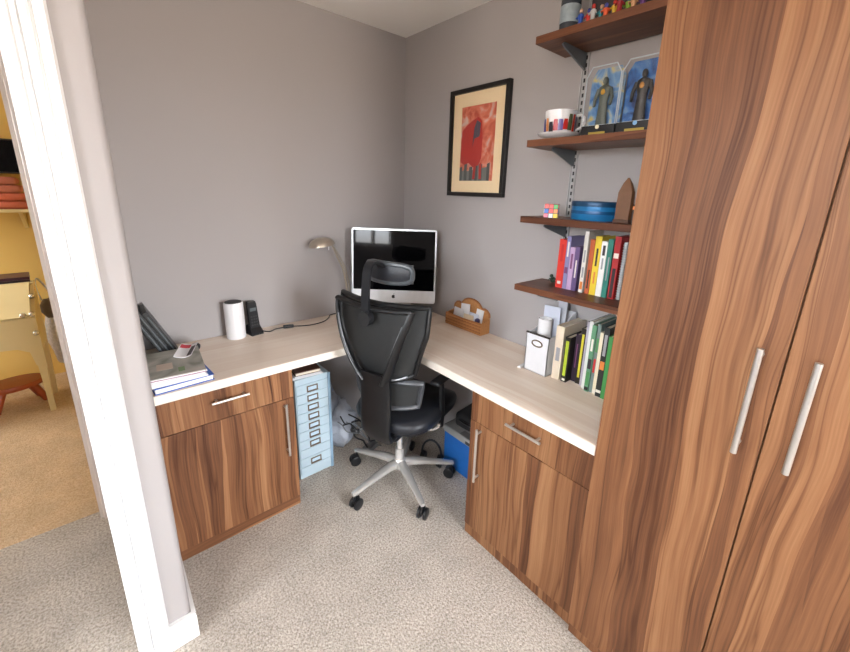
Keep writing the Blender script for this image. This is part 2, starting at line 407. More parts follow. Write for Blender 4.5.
# worktop
t = thing('worktop', 'pale bleached oak L-shaped worktop running along both walls', 'worktop', (-.5, -.25, HD-TH))
def off(mb, o):
    mb.v = [(p[0]-o[0], p[1]-o[1], p[2]-o[2]) for p in mb.v]; return mb
WO = (-.5, -.25, HD-TH)
obj('panel', off(MB().box(-1.4425, -.001, -.4934, -.001, HD-TH, HD, .0025), WO), oak_x, t)
obj('panel', off(MB().box(-.474, -.001, -1.5955, -.4940, HD-TH, HD, .0025), WO), oak_y, t)
edge_glare = plain('pale painted edge glare', srgb(240, 232, 220), .4, var=.02)  # paler strips paint in the overexposed brightness of the front edges
obj('front_edge_glare', off(MB().box(-1.4425, -.4745, -.4956, -.4936, HD-TH+.001, HD-.001, .0006), WO), edge_glare, t)
obj('front_edge_glare', off(MB().box(-.4762, -.4742, -1.5955, -.4936, HD-TH+.001, HD-.001, .0006), WO), edge_glare, t)
# wardrobe
WX = -.479
t = thing('wardrobe', 'tall walnut wardrobe with two doors and long bar handles', 'wardrobe', (0, -1.95, 0))
def wy(y): return y+1.95
obj('side_panel', MB().box(WX+.021, -.004, wy(-1.614), wy(-1.597), 0, 2.24, .001), walnut_z, t)
obj('side_panel', MB().box(WX, -.004, wy(-2.314), wy(-2.297), 0, 2.24, .001), walnut_z, t)
obj('carcass', MB().box(WX+.022, -.004, wy(-2.296), wy(-1.615), .05, 2.24, .001), walnut_z, t)
obj('plinth', MB().box(WX+.012, WX+.03, wy(-2.314), wy(-1.597), 0, .048, .001), walnut_z, t)
d = obj('door', MB().box(WX, WX+.02, wy(-1.9437), wy(-1.5972), .05, 2.24, .0012), walnut_z, t)
bar_handle(d, (WX, wy(-1.905), .914), (WX, wy(-1.905), 1.160), (-1, 0, 0), r=.0062, stand=.030)
d = obj('door', MB().box(WX, WX+.02, wy(-2.2955), wy(-1.9470), .05, 2.24, .0012), walnut_z, t)
bar_handle(d, (WX, wy(-1.993), .914), (WX, wy(-1.993), 1.160), (-1, 0, 0), r=.0062, stand=.030)

# ------------------------------------------------------------------ shelves
SH = [1.092, 1.368, 1.650, 1.994]
SD, SY0, SY1 = .2094, -1.053, -1.596
rail = thing('shelf_rail', 'slotted steel upright rail behind the shelves', 'rail', (0, -1.142, 1.0))
ra = MB().box(-.012, -.0015, -.0125, -.0085, 0, 1.16).box(-.012, -.0015, .0085, .0125, 0, 1.16).box(-.004, -.0015, -.0085, .0085, 0, 1.16)
obj('channel', ra, plain('grey steel', srgb(190, 190, 190), .4, .4), rail)
sl = MB()
for k in range(44):
    sl.box(-.0048, -.0039, -.0035, .0035, .012+k*.026, .026+k*.026)
obj('slots', sl, black, rail)
bracketm = plain('dark grey bracket steel', srgb(112, 120, 126), .45, .3)
slab = ['lowest walnut wall shelf, holding coloured books', 'walnut wall shelf with the puzzle cube and blue tin', 'walnut wall shelf with the cup and two boxed toys', 'topmost walnut wall shelf with the jar and tiny toys']
for z, lb in zip(SH, slab):
    t = thing('wall_shelf', lb, 'shelf', (0, -1.325, z), 0, 'walnut wall shelves')
    obj('board', MB().box(-SD, -.0125, SY1+1.325, SY0+1.325, -.025, 0, .0012), shelfwood, t)
    br = MB().prism([(-.013, -.026), (-.165, -.026), (-.175, -.034), (-.165, -.040), (-.013, -.085)], (0, .183-.003, 0), (1, 0, 0), (0, 0, 1), (0, 1, 0), .006)
    obj('bracket', br, bracketm, t)

# ------------------------------------------------------------------ books
def cmat(name, c, rough=.45): return plain(name, c, rough, var=.06, scale=60)
titlew = cmat('pale lettering band', srgb(232, 226, 214))
titled = cmat('dark lettering band', srgb(50, 40, 46))
def book(label, group, x, y0, y1, z, h, depth, c, bands=(), lean=0.0, hard=True):
    """spine faces -x; y0>y1 are the spine edges; bands: (z0,z1,width share,material)"""
    w = y0-y1
    t = thing('book', label, 'book', (x, (y0+y1)/2, z), 0, group)
    t.rotation_euler = (lean, 0, 0)
    cm = cmat('cover', c); h2 = w/2
    cv = MB().prism([(0, -h2), (0, h2), (depth, h2), (depth, h2-.002), (.003, h2-.002), (.003, -h2+.002), (depth, -h2+.002), (depth, -h2)], (0, 0, 0), (1, 0, 0), (0, 1, 0), (0, 0, 1), h)
    obj('cover', cv, cm, t)
    obj('pages', MB().box(.0035, depth-.004, -h2+.0024, h2-.0024, .003, h-.003), pages, t)
    for a, b_, ws, mt in bands:
        obj('spine_print', MB().box(-.0006, .0002, -h2*ws, h2*ws, h*a, h*b_), mt, t)
    return t
S1 = SH[0]; G1 = 'books on the lowest wall shelf'; G2 = 'books standing on the worktop'
bookx = -.113
bl = cmat('black band', srgb(26, 24, 28)); pk = cmat('plum band', srgb(120, 70, 110)); rd = cmat('red band', srgb(196, 44, 40)); yl = cmat('yellow band', srgb(214, 206, 60)); gr = cmat('leaf green band', srgb(76, 140, 84)); og = cmat('orange band', srgb(220, 130, 60)); gy = cmat('grey band', srgb(150, 150, 154)); lg = cmat('lime band', srgb(176, 196, 52))
rows1 = [
 ('bright red book, leftmost on the lowest wall shelf', -1.183, -1.213, .194, .102, srgb(214, 58, 46), [(.55, .9, .35, rd), (.08, .14, .5, titlew)]),
 ('slate lavender book beside the bright red book', -1.2145, -1.231, .208, .098, srgb(140, 134, 176), [(.3, .42, .8, pk), (.62, .9, .4, titlew)]),
 ('lilac pink book, shorter than the ones beside it', -1.2325, -1.252, .168, .100, srgb(190, 160, 196), [(.5, .85, .4, pk)]),
 ('dark purple book right of the lilac book', -1.2535, -1.272, .172, .095, srgb(104, 84, 128), [(.3, .7, .3, titlew)]),
 ('tall white book with speckled spine on the lowest shelf', -1.285, -1.301, .234, .108, srgb(220, 216, 208), [(.05, .18, .7, og), (.25, .42, .4, gy), (.5, .7, .4, gy)]),
 ('orange brown book between tall white and yellow books', -1.310, -1.327, .206, .100, srgb(188, 92, 52), [(.1, .45, .3, bl)]),
 ('yellow book on the lowest wall shelf', -1.3285, -1.352, .220, .106, srgb(232, 202, 58), [(.5, .8, .3, titled), (.2, .4, .25, og)]),
 ('white book between the yellow and teal books', -1.3535, -1.375, .204, .106, srgb(236, 234, 230), [(.75, .93, .45, titled), (.5, .7, .3, gy)]),
 ('teal green book on the lowest wall shelf', -1.3765, -1.3955, .214, .104, srgb(44, 122, 108), [(.3, .7, .25, gy)]),
 ('dark red book with black lower spine beside the teal book', -1.400, -1.4215, .226, .104, srgb(170, 36, 38), [(.02, .5, .55, bl), (.66, .74, .8, titlew)]),
]
for lb, y0, y1, h, dp, c, bd in rows1: book(lb, G1, bookx, y0, y1, S1, h, dp, c, bd)
# spiral bound grey pad
t = thing('notebook', 'grey spiral bound notebook, last on the lowest shelf by the wardrobe', 'notebook', (bookx, -1.4365, S1))
obj('cover', MB().box(.004, .10, -.006, .006, .002, .208, .001), cmat('grey card', srgb(176, 178, 180)), t)
for k in range(22):
    z = .008+k*.0091
    obj('ring', MB().tube([(.004+.006*math.cos(a), .0078*math.sin(a), z) for a in [2*math.pi*i/10 for i in range(10)]], .0011, 5, True), brushed, t, True)
# books on the worktop
rows2 = [
 ('thick cream book beside the white file box', -1.2575, -1.291, .222, .165, srgb(222, 208, 186), [(.35, .6, .5, gy)], -.188),
 ('black book with lime green lettering on its spine', -1.2985, -1.320, .186, .160, srgb(30, 30, 28), [(.14, .92, .55, lg), (.03, .08, .6, titlew)], -.186),
 ('short black purple book set back between lime and yellow ones', -1.3215, -1.342, .198, .150, srgb(44, 30, 46), [(.3, .8, .2, pk)], -.150),
 ('black book with yellow lettering on its spine', -1.3435, -1.363, .228, .155, srgb(36, 32, 26), [(.12, .9, .45, yl)], -.156),
 ('lilac grey slim book near the wardrobe', -1.3645, -1.380, .260, .160, srgb(170, 166, 178), [(.4, .7, .3, gy)], -.160),
 ('white slim tall book beside the lilac grey one', -1.3812, -1.396, .270, .170, srgb(218, 220, 216), [], -.176),
 ('green patterned tall book with red and black marks', -1.3972, -1.4135, .262, .172, srgb(96, 148, 112), [(.1, .3, .7, gr), (.35, .5, .8, titled), (.62, .8, .5, titlew), (.02, .07, .9, bl)], -.186),
 ('grey green tall book between patterned and cream ones', -1.4147, -1.4275, .270, .165, srgb(110, 128, 124), [(.3, .5, .6, rd), (.6, .8, .6, gr)], -.180),
 ('cream slim book among the tall books by the wardrobe', -1.4287, -1.4425, .242, .165, srgb(226, 216, 188), [(.02, .08, .8, titlew)], -.184),
 ('black tall book with small orange picture on its spine', -1.4437, -1.464, .268, .170, srgb(34, 38, 36), [(.4, .52, .8, og), (.06, .1, .9, titlew), (.6, .9, .5, gy)], -.190),
 ('bright green book, last one against the wardrobe', -1.4652, -1.479, .240, .170, srgb(64, 140, 72), [], -.192),
]
for lb, y0, y1, h, dp, c, bd, bx_ in rows2: book(lb, G2, bx_, y0, y1, HD, h, dp, c, bd)
# white file box
t = thing('file_box', 'white magazine file with steel label holder, holding papers', 'file box', (-.208, -1.190, HD))
fb = MB()
wv = .053
def side(y): return [(0, 0), (0, .165), (.05, .165), (.17, .24), (.19, .24), (.19, 0)]
fb.prism(side(0), (0, -wv, 0), (1, 0, 0), (0, 0, 1), (0, 1, 0), .003)
fb.prism(side(0), (0, wv-.003, 0), (1, 0, 0), (0, 0, 1), (0, 1, 0), .003)
fb.box(0, .003, -wv, wv, 0, .165).box(.187, .19, -wv, wv, 0, .24).box(0, .19, -wv, wv, 0, .003)
obj('body', fb, plain('white card', srgb(226, 228, 232), .55, var=.04, scale=30), t)
lh = MB().tube([(-.002, .024*math.cos(a), .128+.013*math.sin(a)) for a in [2*math.pi*i/16 for i in range(16)]], .0028, 6, True)
obj('label_holder', lh, plain('bronze holder', srgb(120, 104, 84), .35, .8), t, True)
obj('label_card', MB().box(-.0014, -.0004, -.017, .017, .121, .136), paper, t)
obj('rim', MB().box(-.004, .004, -wv-.002, wv+.002, .163, .169, .001), plain('dark metal rim', srgb(70, 62, 58), .4, .7), t)
t = thing('paper_roll', 'white paper roll standing in the file box', 'paper', (-.150, -1.180, HD+.004))
obj('sheet', MB().lathe([(.028, 0), (.028, .218), (.025, .218), (.025, .004)], n=24), paper, t, True)
t = thing('leaflet', 'folded pale leaflet sticking up behind the paper roll', 'paper', (-.105, -1.180, HD+.004), R(10))
obj('sheet', MB().box(-.002, .002, -.035, .035, 0, .262), plain('bluish paper', srgb(206, 212, 226), .6), t)
t = thing('leaflet', 'folded grey leaflet at the right rear of the file box', 'paper', (-.075, -1.212, HD+.004), R(-8))
obj('sheet', MB().box(-.002, .002, -.018, .026, 0, .285), plain('grey paper', srgb(190, 192, 200), .6), t)
t = thing('booklet', 'thin white booklet lying under the file box corner', 'booklet', (-.205, -1.13, HD), R(4))
obj('sheet', MB().box(-.018, .10, -.002, .016, 0, .006, .001), paper, t)

# ------------------------------------------------------------------ small shelf things
# puzzle cube
t = thing('puzzle_cube', 'small colourful twisty puzzle cube on the wall shelf', 'toy', (-.165, -1.163, SH[1]), R(28))
obj('core', MB().box(-.0255, .0255, -.0255, .0255, 0, .051, .002), black, t)
cc = [srgb(230, 60, 50), srgb(244, 132, 36), srgb(250, 214, 40), srgb(60, 176, 70), srgb(44, 110, 210), srgb(242, 242, 242), srgb(240, 120, 150)]
cm_ = [cmat('sticker', c, .3) for c in cc]
for f in range(5):
    for i in range(3):
        for j in range(3):
            a, b_ = -.017+i*.017, -.017+j*.017; s = .0073
            mb = MB()
            if f == 0: mb.box(-.0263, -.0252, a-s, a+s, .0255+b_-s, .0255+b_+s)
            elif f == 1: mb.box(a-s, a+s, -.0263, -.0252, .0255+b_-s, .0255+b_+s)
            elif f == 2: mb.box(a-s, a+s, b_-s, b_+s, .0508, .0518)
            elif f == 3: mb.box(a-s, a+s, .0252, .0263, .0255+b_-s, .0255+b_+s)
            else: mb.box(.0252, .0263, a-s, a+s, .0255+b_-s, .0255+b_+s)
            obj('sticker', mb, random.choice(cm_), t)
# oval blue tin
t = thing('storage_tin', 'oval blue tin with dark rim on the wall shelf', 'tin', (-.105, -1.305, SH[1]))
obj('body', MB().lathe([(.5, 0), (.52, .004), (.52, .050), (.50, .050)], n=40, sx=.135, sy=.163), plain('blue enamel tin', srgb(38, 120, 178), .3, .2), t, True)
obj('lid', MB().lathe([(.53, .048), (.535, .052), (.535, .062), (.52, .066), (0.0001, .068)], n=40, sx=.135, sy=.163), plain('dark blue tin lid', srgb(30, 70, 104), .35, .3), t, True)
obj('band', MB().lathe([(.523, .022), (.526, .025), (.526, .030), (.523, .033)], n=40, sx=.135, sy=.163), plain('dark blue stripe', srgb(26, 82, 130), .35, .2), t, True)
# pointed wooden carving
t = thing('wooden_carving', 'dark pointed wooden carving standing beside the blue tin', 'ornament', (-.155, -1.432, SH[1]))
obj('blade', MB().loft([[(-a, -w_, z), (0, -w_*1.15, z), (a, -w_, z), (a, w_, z), (0, w_*1.15, z), (-a, w_, z)] for a, w_, z in ((.014, .022, .012), (.013, .023, .06), (.012, .022, .10), (.008, .012, .128), (.002, .002, .146))]), plain('dark carved timber', srgb(110, 74, 48), .5, var=.2, scale=50), t)
obj('foot', MB().box(-.018, .018, -.026, .026, 0, .012, .002), plain('darker carved timber', srgb(84, 54, 36), .5), t)
t = thing('keepsake_box', 'small dark box with an orange label by the wardrobe', 'box', (-.10, -1.478, SH[1]))
obj('body', MB().box(-.05, .05, -.045, .045, 0, .05, .002), plain('dark brown card', srgb(56, 42, 36), .5), t)
obj('lid', MB().box(-.052, .052, -.047, .047, .042, .062, .002), plain('dark brown lid', srgb(66, 48, 40), .5), t)
obj('label_sticker', MB().box(-.0532, -.0522, -.002, .03, .046, .056), og, t)
# cup and saucer
cx, cy = -.130, -1.137
t = thing('saucer', 'white saucer under the printed cup on the wall shelf', 'saucer', (cx, cy, SH[2]))
obj('dish', MB().lathe([(.028, 0), (.030, .003), (.05, .008), (.078, .020), (.0795, .022), (.077, .0225), (.05, .012), (.0001, .008)], n=40), whiteplastic, t, True)
t = thing('teacup', 'white cup with bright printed patches on a saucer', 'cup', (cx, cy, SH[2]+.012))
obj('bowl', MB().lathe([(.030, 0), (.046, .003), (.052, .02), (.055, .05), (.0565, .088), (.054, .088), (.052, .05), (.047, .012), (.0001, .008)], n=40), whiteplastic, t, True)
ha = R(-52)
hd = [(math.cos(ha)*r_, math.sin(ha)*r_, z) for r_, z in ((.052, .072), (.070, .078), (.084, .068), (.086, .05), (.074, .032), (.052, .022))]
obj('handle', MB().tube(hd, [.005, .0055, .0055, .0055, .005, .004], 8), whiteplastic, t, True)
pc = [srgb(208, 60, 44), srgb(60, 76, 150), srgb(224, 150, 90), srgb(40, 38, 48), srgb(190, 60, 70), srgb(110, 96, 160), srgb(196, 44, 36), srgb(80, 90, 60)]
for k in range(12):
    a = R(125)+k*R(18); z0 = .012+random.random()*.012; z1 = z0+.028+random.random()*.03; rr = .0552
    n = 4; da = R(7+random.random()*3)
    A = []
    for (zz, ex) in ((z0, 0), ((z0+z1)/2, .0016), (z1, .0028)):
        A.append([((rr+ex)*math.cos(a+da*(i/n*2-1)*(.7 if zz == z1 else 1)), (rr+ex)*math.sin(a+da*(i/n*2-1)*(.7 if zz == z1 else 1)), zz) for i in range(n+1)])
    mb = MB(); vs_ = [p for r_ in A for p in r_]; fs = []
    for j in range(2):
        for i in range(n): fs.append((j*5+i, j*5+i+1, (j+1)*5+i+1, (j+1)*5+i))
    obj('printed_patch', mb.add(vs_, fs), cmat('print', pc[k % 8], .3), t)
# boxed toys: black base, clear front, blue backing
def toybox(label, y0, y1, x, c_back, c_fig, c_acc, c_emb=(130, 180, 220)):
    w = y0-y1; h = .228; dp = .04
    t = thing('toy_package', label, 'toy box', (x, (y0+y1)/2, SH[2]), 0, 'boxed toys on the wall shelf')
    hw = w/2
    obj('backing_card', MB().prism([(-hw, 0), (hw, 0), (hw, h-.03), (hw-.018, h), (-hw+.018, h), (-hw, h-.03)], (dp-.003, 0, 0), (0, 1, 0), (0, 0, 1), (1, 0, 0), .003), c_back, t)
    obj('base', MB().box(0, dp-.003, -hw, hw, 0, .042, .0015), black, t)
    obj('base_print', MB().box(-.0008, 0, -hw*.5, hw*.5, .012, .020), cmat('gold print', srgb(170, 150, 60)), t)
    obj('base_emblem', MB().cyl((-.001, 0, .036), (.0, 0, .036), .007, n=16), cmat('round emblem and painted glint', srgb(*c_emb)), t)
    # plain generic doll shape
    fg = MB().loft([[(dp*.5+a*math.cos(q), b_*math.sin(q), z) for q in [2*math.pi*i/10 for i in range(10)]] for a, b_, z in ((.010, .020, .044), (.010, .016, .09), (.011, .014, .12), (.013, .022, .155), (.010, .020, .165), (.005, .006, .172))])
    fg.ball((dp*.5, 0, .184), (.010, .009, .013), 10, 6)
    for s in (-1, 1): fg.tube([(dp*.5, s*.020, .16), (dp*.45, s*.030, .13), (dp*.3, s*.028, .105)], [.007, .006, .005], 7)
    obj('doll', fg, c_fig, t, True)
    obj('doll_trim', MB().ball((dp*.5-.011, 0, .148), (.004, .008, .010), 8, 5), c_acc, t, True)
    fr = MB()
    pts = [(-hw, .042), (-hw, h-.03), (-hw+.018, h), (hw-.018, h), (hw, h-.03), (hw, .042)]
    fr.tube([(.002, a, b_) for a, b_ in pts], .0022, 6, True)
    obj('window_edge', fr, plain('pale plastic edge', srgb(200, 210, 216), .25), t, True)
    obj('window_film', MB().prism(pts, (.0, 0, 0), (0, 1, 0), (0, 0, 1), (1, 0, 0), .0008), clearpane, t)
def swirl(name, c1, c2, c3, sc):
    mt, nt, p = newmat(name); L = nt.links.new
    tc = N(nt, 'ShaderNodeTexCoord'); no = N(nt, 'ShaderNodeTexNoise', i_Scale=sc, i_Detail=2.0, i_Distortion=1.2); L(tc.outputs['Object'], no.inputs['Vector'])
    rp = ramp(nt, [(.35, c1), (.52, c2), (.68, c3)]); L(no.outputs['Fac'], rp.inputs[0]); L(rp.outputs[0], p.inputs['Base Color']); p.inputs['Roughness'].default_value = .35
    return mt
sw1 = swirl('blue and yellow swirl card', srgb(54, 106, 170), srgb(120, 160, 200), srgb(214, 194, 110), 16)
sw2 = swirl('deep blue swirl card', srgb(30, 60, 110), srgb(52, 110, 180), srgb(110, 150, 190), 14)
toybox('boxed toy with pale blue and yellow backing, next to the cup', -1.222, -1.342, -.125, sw1, plain('grey green doll', srgb(96, 104, 96), .4), plain('gold doll trim', srgb(214, 160, 50), .4), (250, 240, 200))  # last colour paints a flash reflection onto the emblem
toybox('boxed toy with deep blue backing, beside the wardrobe', -1.349, -1.474, -.128, sw2, plain('charcoal doll', srgb(44, 44, 46), .4), plain('amber doll trim', srgb(190, 130, 50), .4))
# top shelf
t = thing('storage_jar', 'dark glass jar with pale label on the topmost shelf', 'jar', (-.135, -1.135, SH[3]))
obj('body', MB().lathe([(.030, 0), (.034, .004), (.034, .135), (.028, .150), (.028, .156)], n=28), plain('smoky dark jar', srgb(58, 66, 76), .15, var=.25, scale=30), t, True)
obj('label_band', MB().lathe([(.0345, .035), (.0348, .036), (.0348, .088), (.0345, .089)], n=28), plain('silvery label', srgb(150, 164, 172), .3, var=.3, scale=60), t, True)
obj('lid', MB().lathe([(.031, .150), (.032, .152), (.032, .172), (.0001, .174)], n=28), black, t, True)
t = thing('cardboard_box', 'dark upright box behind the tiny toys on the topmost shelf', 'box', (-.075, -1.285, SH[3]))
obj('body', MB().box(-.03, .045, -.09, .09, 0, .17, .002), plain('dark box card', srgb(50, 42, 44), .5), t)
obj('lid', MB().box(-.032, .047, -.092, .092, .15, .175, .002), plain('dark box lid', srgb(60, 50, 50), .5), t)
tc_ = [('blue', (40, 80, 170)), ('red', (204, 50, 40)), ('pale grey', (190, 190, 190)), ('blue green', (50, 130, 140)), ('orange red', (210, 90, 50)), ('yellow', (214, 180, 60)), ('dark red', (150, 36, 44)), ('lime green', (130, 170, 60)), ('tan', (196, 150, 110)), ('violet', (120, 80, 150))]
for k, (nm, c) in enumerate(tc_):
    y = -1.205-k*.0215; x = -.180+.012*(k % 2)
    t = thing('toy_figure', 'tiny %s toy figure in the row on the topmost shelf' % nm, 'toy', (x, y, SH[3]), random.uniform(-.5, .5), 'tiny toy figures on the topmost shelf')
    bm_ = plain('toy %s' % nm, srgb(*c), .35, var=.2, scale=200)
    h = .045+random.random()*.015
    obj('body', MB().lathe([(.010, 0), (.0105, .004), (.007, h*.3), (.0095, h*.62), (.004, h*.7)], n=12), bm_, t, True)
    obj('head', MB().ball((0, 0, h*.82), (.0065, .0065, .0078), 10, 7), plain('toy skin', srgb(*[(200, 160, 130), (60, 70, 150), (190, 50, 40)][k % 3]), .4), t, True)
    for s in (-1, 1): obj('arm', MB().tube([(0, s*.008, h*.6), (-.004, s*.013, h*.45), (-.008, s*.012, h*.5)], .0028, 6), bm_, t, True)
# little dark green ornament beside the books
t = thing('ornament', 'tiny dark green spiky ornament at the left end of the lowest shelf', 'ornament', (-.060, -1.137, S1))
om = plain('dark green glaze', srgb(36, 62, 46), .3)
obj('body', MB().ball((0, 0, .014), (.013, .011, .013), 12, 8), om, t, True)
obj('head', MB().ball((-.008, .003, .031), (.008, .008, .008), 10, 7), om, t, True)
for a in range(6):
    q = a*math.pi/3
    obj('spike', MB().tube([(0, 0, .012), (.016*math.cos(q), .014*math.sin(q), .018), (.020*math.cos(q), .018*math.sin(q), .008+.016*(a % 2))], [.005, .003, .001], 6), om, t, True)

# ------------------------------------------------------------------ framed poster (plain generic abstract)
PY0, PY1, PZ0, PZ1 = -.417, -.798, 1.434, 1.942
t = thing('framed_poster', 'black framed red and orange poster with cream mount', 'picture', (0, (PY0+PY1)/2, (PZ0+PZ1)/2))
hw, hh, ft, fd = (PY0-PY1)/2, (PZ1-PZ0)/2, .020, .026
fr = MB().box(-fd, -.002, -hw, hw, hh-ft, hh, .001).box(-fd, -.002, -hw, hw, -hh, -hh+ft, .001).box(-fd, -.002, -hw, -hw+ft, -hh+ft, hh-ft, .001).box(-fd, -.002, hw-ft, hw, -hh+ft, hh-ft, .001)
obj('frame', fr, plain('black frame', srgb(20, 18, 18), .3), t)
obj('mount', MB().box(-.012, -.004, -hw+ft-.004, hw-ft+.004, -hh+ft-.004, hh-ft+.004), plain('cream mount board', srgb(240, 216, 176), .8, var=.01), t)
pw_, pz0, pz1 = .112, -.178, .172
pr = obj('print', MB().box(-.0128, -.0121, -pw_, pw_, pz0, pz1), swirl('orange cloud print', srgb(186, 78, 52), srgb(214, 120, 92), srgb(206, 176, 164), 14), t)
rp_ = cmat('crimson print', srgb(176, 44, 36), .5); dp_ = cmat('slate print', srgb(70, 66, 80), .5); gp_ = cmat('grey green print', srgb(110, 116, 112), .5); gp2 = cmat('darker grey green print', srgb(76, 82, 82), .5)
def shape(poly, mt, lay): obj('print_shape', MB().prism(poly, (-.0128-.0003*lay, 0, 0), (0, -1, 0), (0, 0, 1), (1, 0, 0), .0003), mt, pr)
# abstract city blocks along the bottom and a leaning crimson sail form
bx0 = -pw_
for k, (w_, h_) in enumerate(((.018, .07), (.014, .052), (.02, .085), (.016, .05), (.022, .07), (.014, .055), (.02, .09), (.012, .115), (.02, .08), (.03, .065), (.0185, .085))):
    x1_ = min(bx0+w_, pw_)
    shape([(bx0, pz0), (x1_, pz0), (x1_, pz0+h_), (bx0, pz0+h_*.93)], gp_ if k % 2 else gp2, 1); bx0 = x1_
shape([(-.108, -.085), (-.085, -.1), (-.05, -.092), (-.02, -.112), (.018, -.104), (.034, -.07), (.036, .02), (.026, .10), (.004, .118), (-.03, .108), (-.07, .088), (-.104, .06)], rp_, 2)
shape([(-.030, -.02), (-.018, .02), (.016, .03), (.020, .09), (-.006, .105), (-.022, .07)], dp_, 3)
shape([(-.02, -.17), (-.004, -.17), (.002, -.1), (-.014, -.1)], rp_, 2)
shape([(.024, -.17), (.04, -.17), (.038, -.09), (.022, -.1)], rp_, 2)
obj('pane', MB().box(-.0172, -.0160, -hw+ft-.003, hw-ft+.003, -hh+ft-.003, hh-ft+.003), clearpane, t)

# ------------------------------------------------------------------ computer monitor
MA = R(47.7); tl = .08
ms = .27
t = thing('computer', 'silver all-in-one desktop computer with black screen in the corner', 'computer', (-ms, -ms, HD), MA-math.pi/2)
# local: +y points into the corner (away from the viewer), x to the right
gw, gh, zb = .452, .330, .169
rxm = Matrix.Rotation(-tl, 3, 'X')
def tilt(mb):
    p0 = Vector((0, 0, zb)); mb.v = [tuple(p0+rxm @ (Vector(p)-p0)) for p in mb.v]; return mb
def rrect(x0, x1, z0, z1, r, n=5):
    P = []
    for cx_, cz_, a0 in ((x1-r, z1-r, 0), (x0+r, z1-r, 90), (x0+r, z0+r, 180), (x1-r, z0+r, 270)):
        for i in range(n+1):
            a = R(a0+90*i/n); P.append((cx_+r*math.cos(a), cz_+r*math.sin(a)))
    return P
bw = gw/2+.009
obj('shell', tilt(MB().prism(rrect(-bw, bw, zb-.072, zb+gh+.009, .014), (0, .001, 0), (1, 0, 0), (0, 0, 1), (0, 1, 0), .035)), alu, t, True)
obj('chin', tilt(MB().prism(rrect(-bw+.001, bw-.001, zb-.071, zb-.001, .010), (0, -.0008, 0), (1, 0, 0), (0, 0, 1), (0, 1, 0), .002)), plain('bright aluminium chin', srgb(226, 227, 230), .35, .15), t, True)
obj('screen', tilt(MB().prism(rrect(-gw/2, gw/2, zb, zb+gh, .004), (0, -.0012, 0), (1, 0, 0), (0, 0, 1), (0, 1, 0), .003)), screenglass, t)
# fruit emblem: bitten apple with leaf
ap = []
for i in range(40):
    a = 2*math.pi*i/40
    x_, z_ = math.cos(a), math.sin(a)
    r_ = 1+.10*abs(x_)-.14*max(0, z_)**6-.10*max(0, -z_)**8
    X, Z = x_*r_*.92, z_*r_*.98
    dx, dz = X-1.08, Z-.08
    dd = math.hypot(dx, dz)
    if dd < .52: X, Z = 1.08+dx/dd*.52, .08+dz/dd*.52
    ap.append((X*.0095, zb-.037+Z*.0105))
obj('apple_emblem', tilt(MB().prism(ap, (0, -.0014, 0), (1, 0, 0), (0, 0, 1), (0, 1, 0), .0008).prism([(.0005+.0000, zb-.0245), (.0045, zb-.0235), (.0055, zb-.0185), (.0018, zb-.0200)], (0, -.0014, 0), (1, 0, 0), (0, 0, 1), (0, 1, 0), .0008)), black, t)
obj('stand', MB().loft([[(-.095, .03, .012), (.095, .03, .012), (.095, .038, .012), (-.095, .038, .012)], [(-.095, .05, .06), (.095, .05, .06), (.095, .058, .06), (-.095, .058, .06)], [(-.09, .052, .16), (.09, .052, .16), (.09, .060, .16), (-.09, .060, .16)], [(-.09, .040, .22), (.09, .040, .22), (.09, .055, .22), (-.09, .055, .22)]]), alu, t)
obj('foot', MB().box(-.10, .10, -.12, .045, 0, .012, .003), alu, t)

# ------------------------------------------------------------------ desk lamp
t = thing('desk_lamp', 'brass desk lamp with curved arm and dome shade', 'lamp', (-.458, -.082, HD))
brass = plain('antique brass', srgb(176, 166, 152), .3, .7, .08)
obj('base', MB().lathe([(.062, 0), (.066, .006), (.060, .014), (.02, .020), (.010, .032), (.0001, .034)], n=32), brass, t, True)
arm = [(0, 0, .02), (.002, 0, .12), (-.004, 0, .20), (-.022, 0, .285), (-.055, 0, .355), (-.078, -.005, .405), (-.098, -.01, .434)]
obj('arm', MB().tube(arm, .0055, 10), brass, t, True)
arm2 = [(.016, .0, .02), (.018, 0, .12), (.012, 0, .20), (-.008, 0, .285), (-.043, 0, .36), (-.078, -.005, .412)]
obj('arm', MB().tube(arm2, .0035, 8), brass, t, True)
dm = MB().lathe([(.063, -.008), (.066, -.010), (.062, .006), (.048, .020), (.026, .028), (.0001, .030)], n=32, sx=1.05, sy=.9)
an = Matrix.Rotation(R(-8), 3, 'Y')
dm.v = [tuple(Vector((-.146, -.012, .430))+an @ Vector(p)) for p in dm.v]
obj('lamp_shade', dm, brass, t, True)
obj('bulb', MB().ball((-.146, -.012, .426), (.022, .02, .012), 12, 8), plain('frosted glass', srgb(226, 224, 216), .3), t, True)
obj('pull_pin', MB().cyl((-.112, -.02, .417), (-.112, -.02, .394), .003, n=8), whiteplastic, t, True)

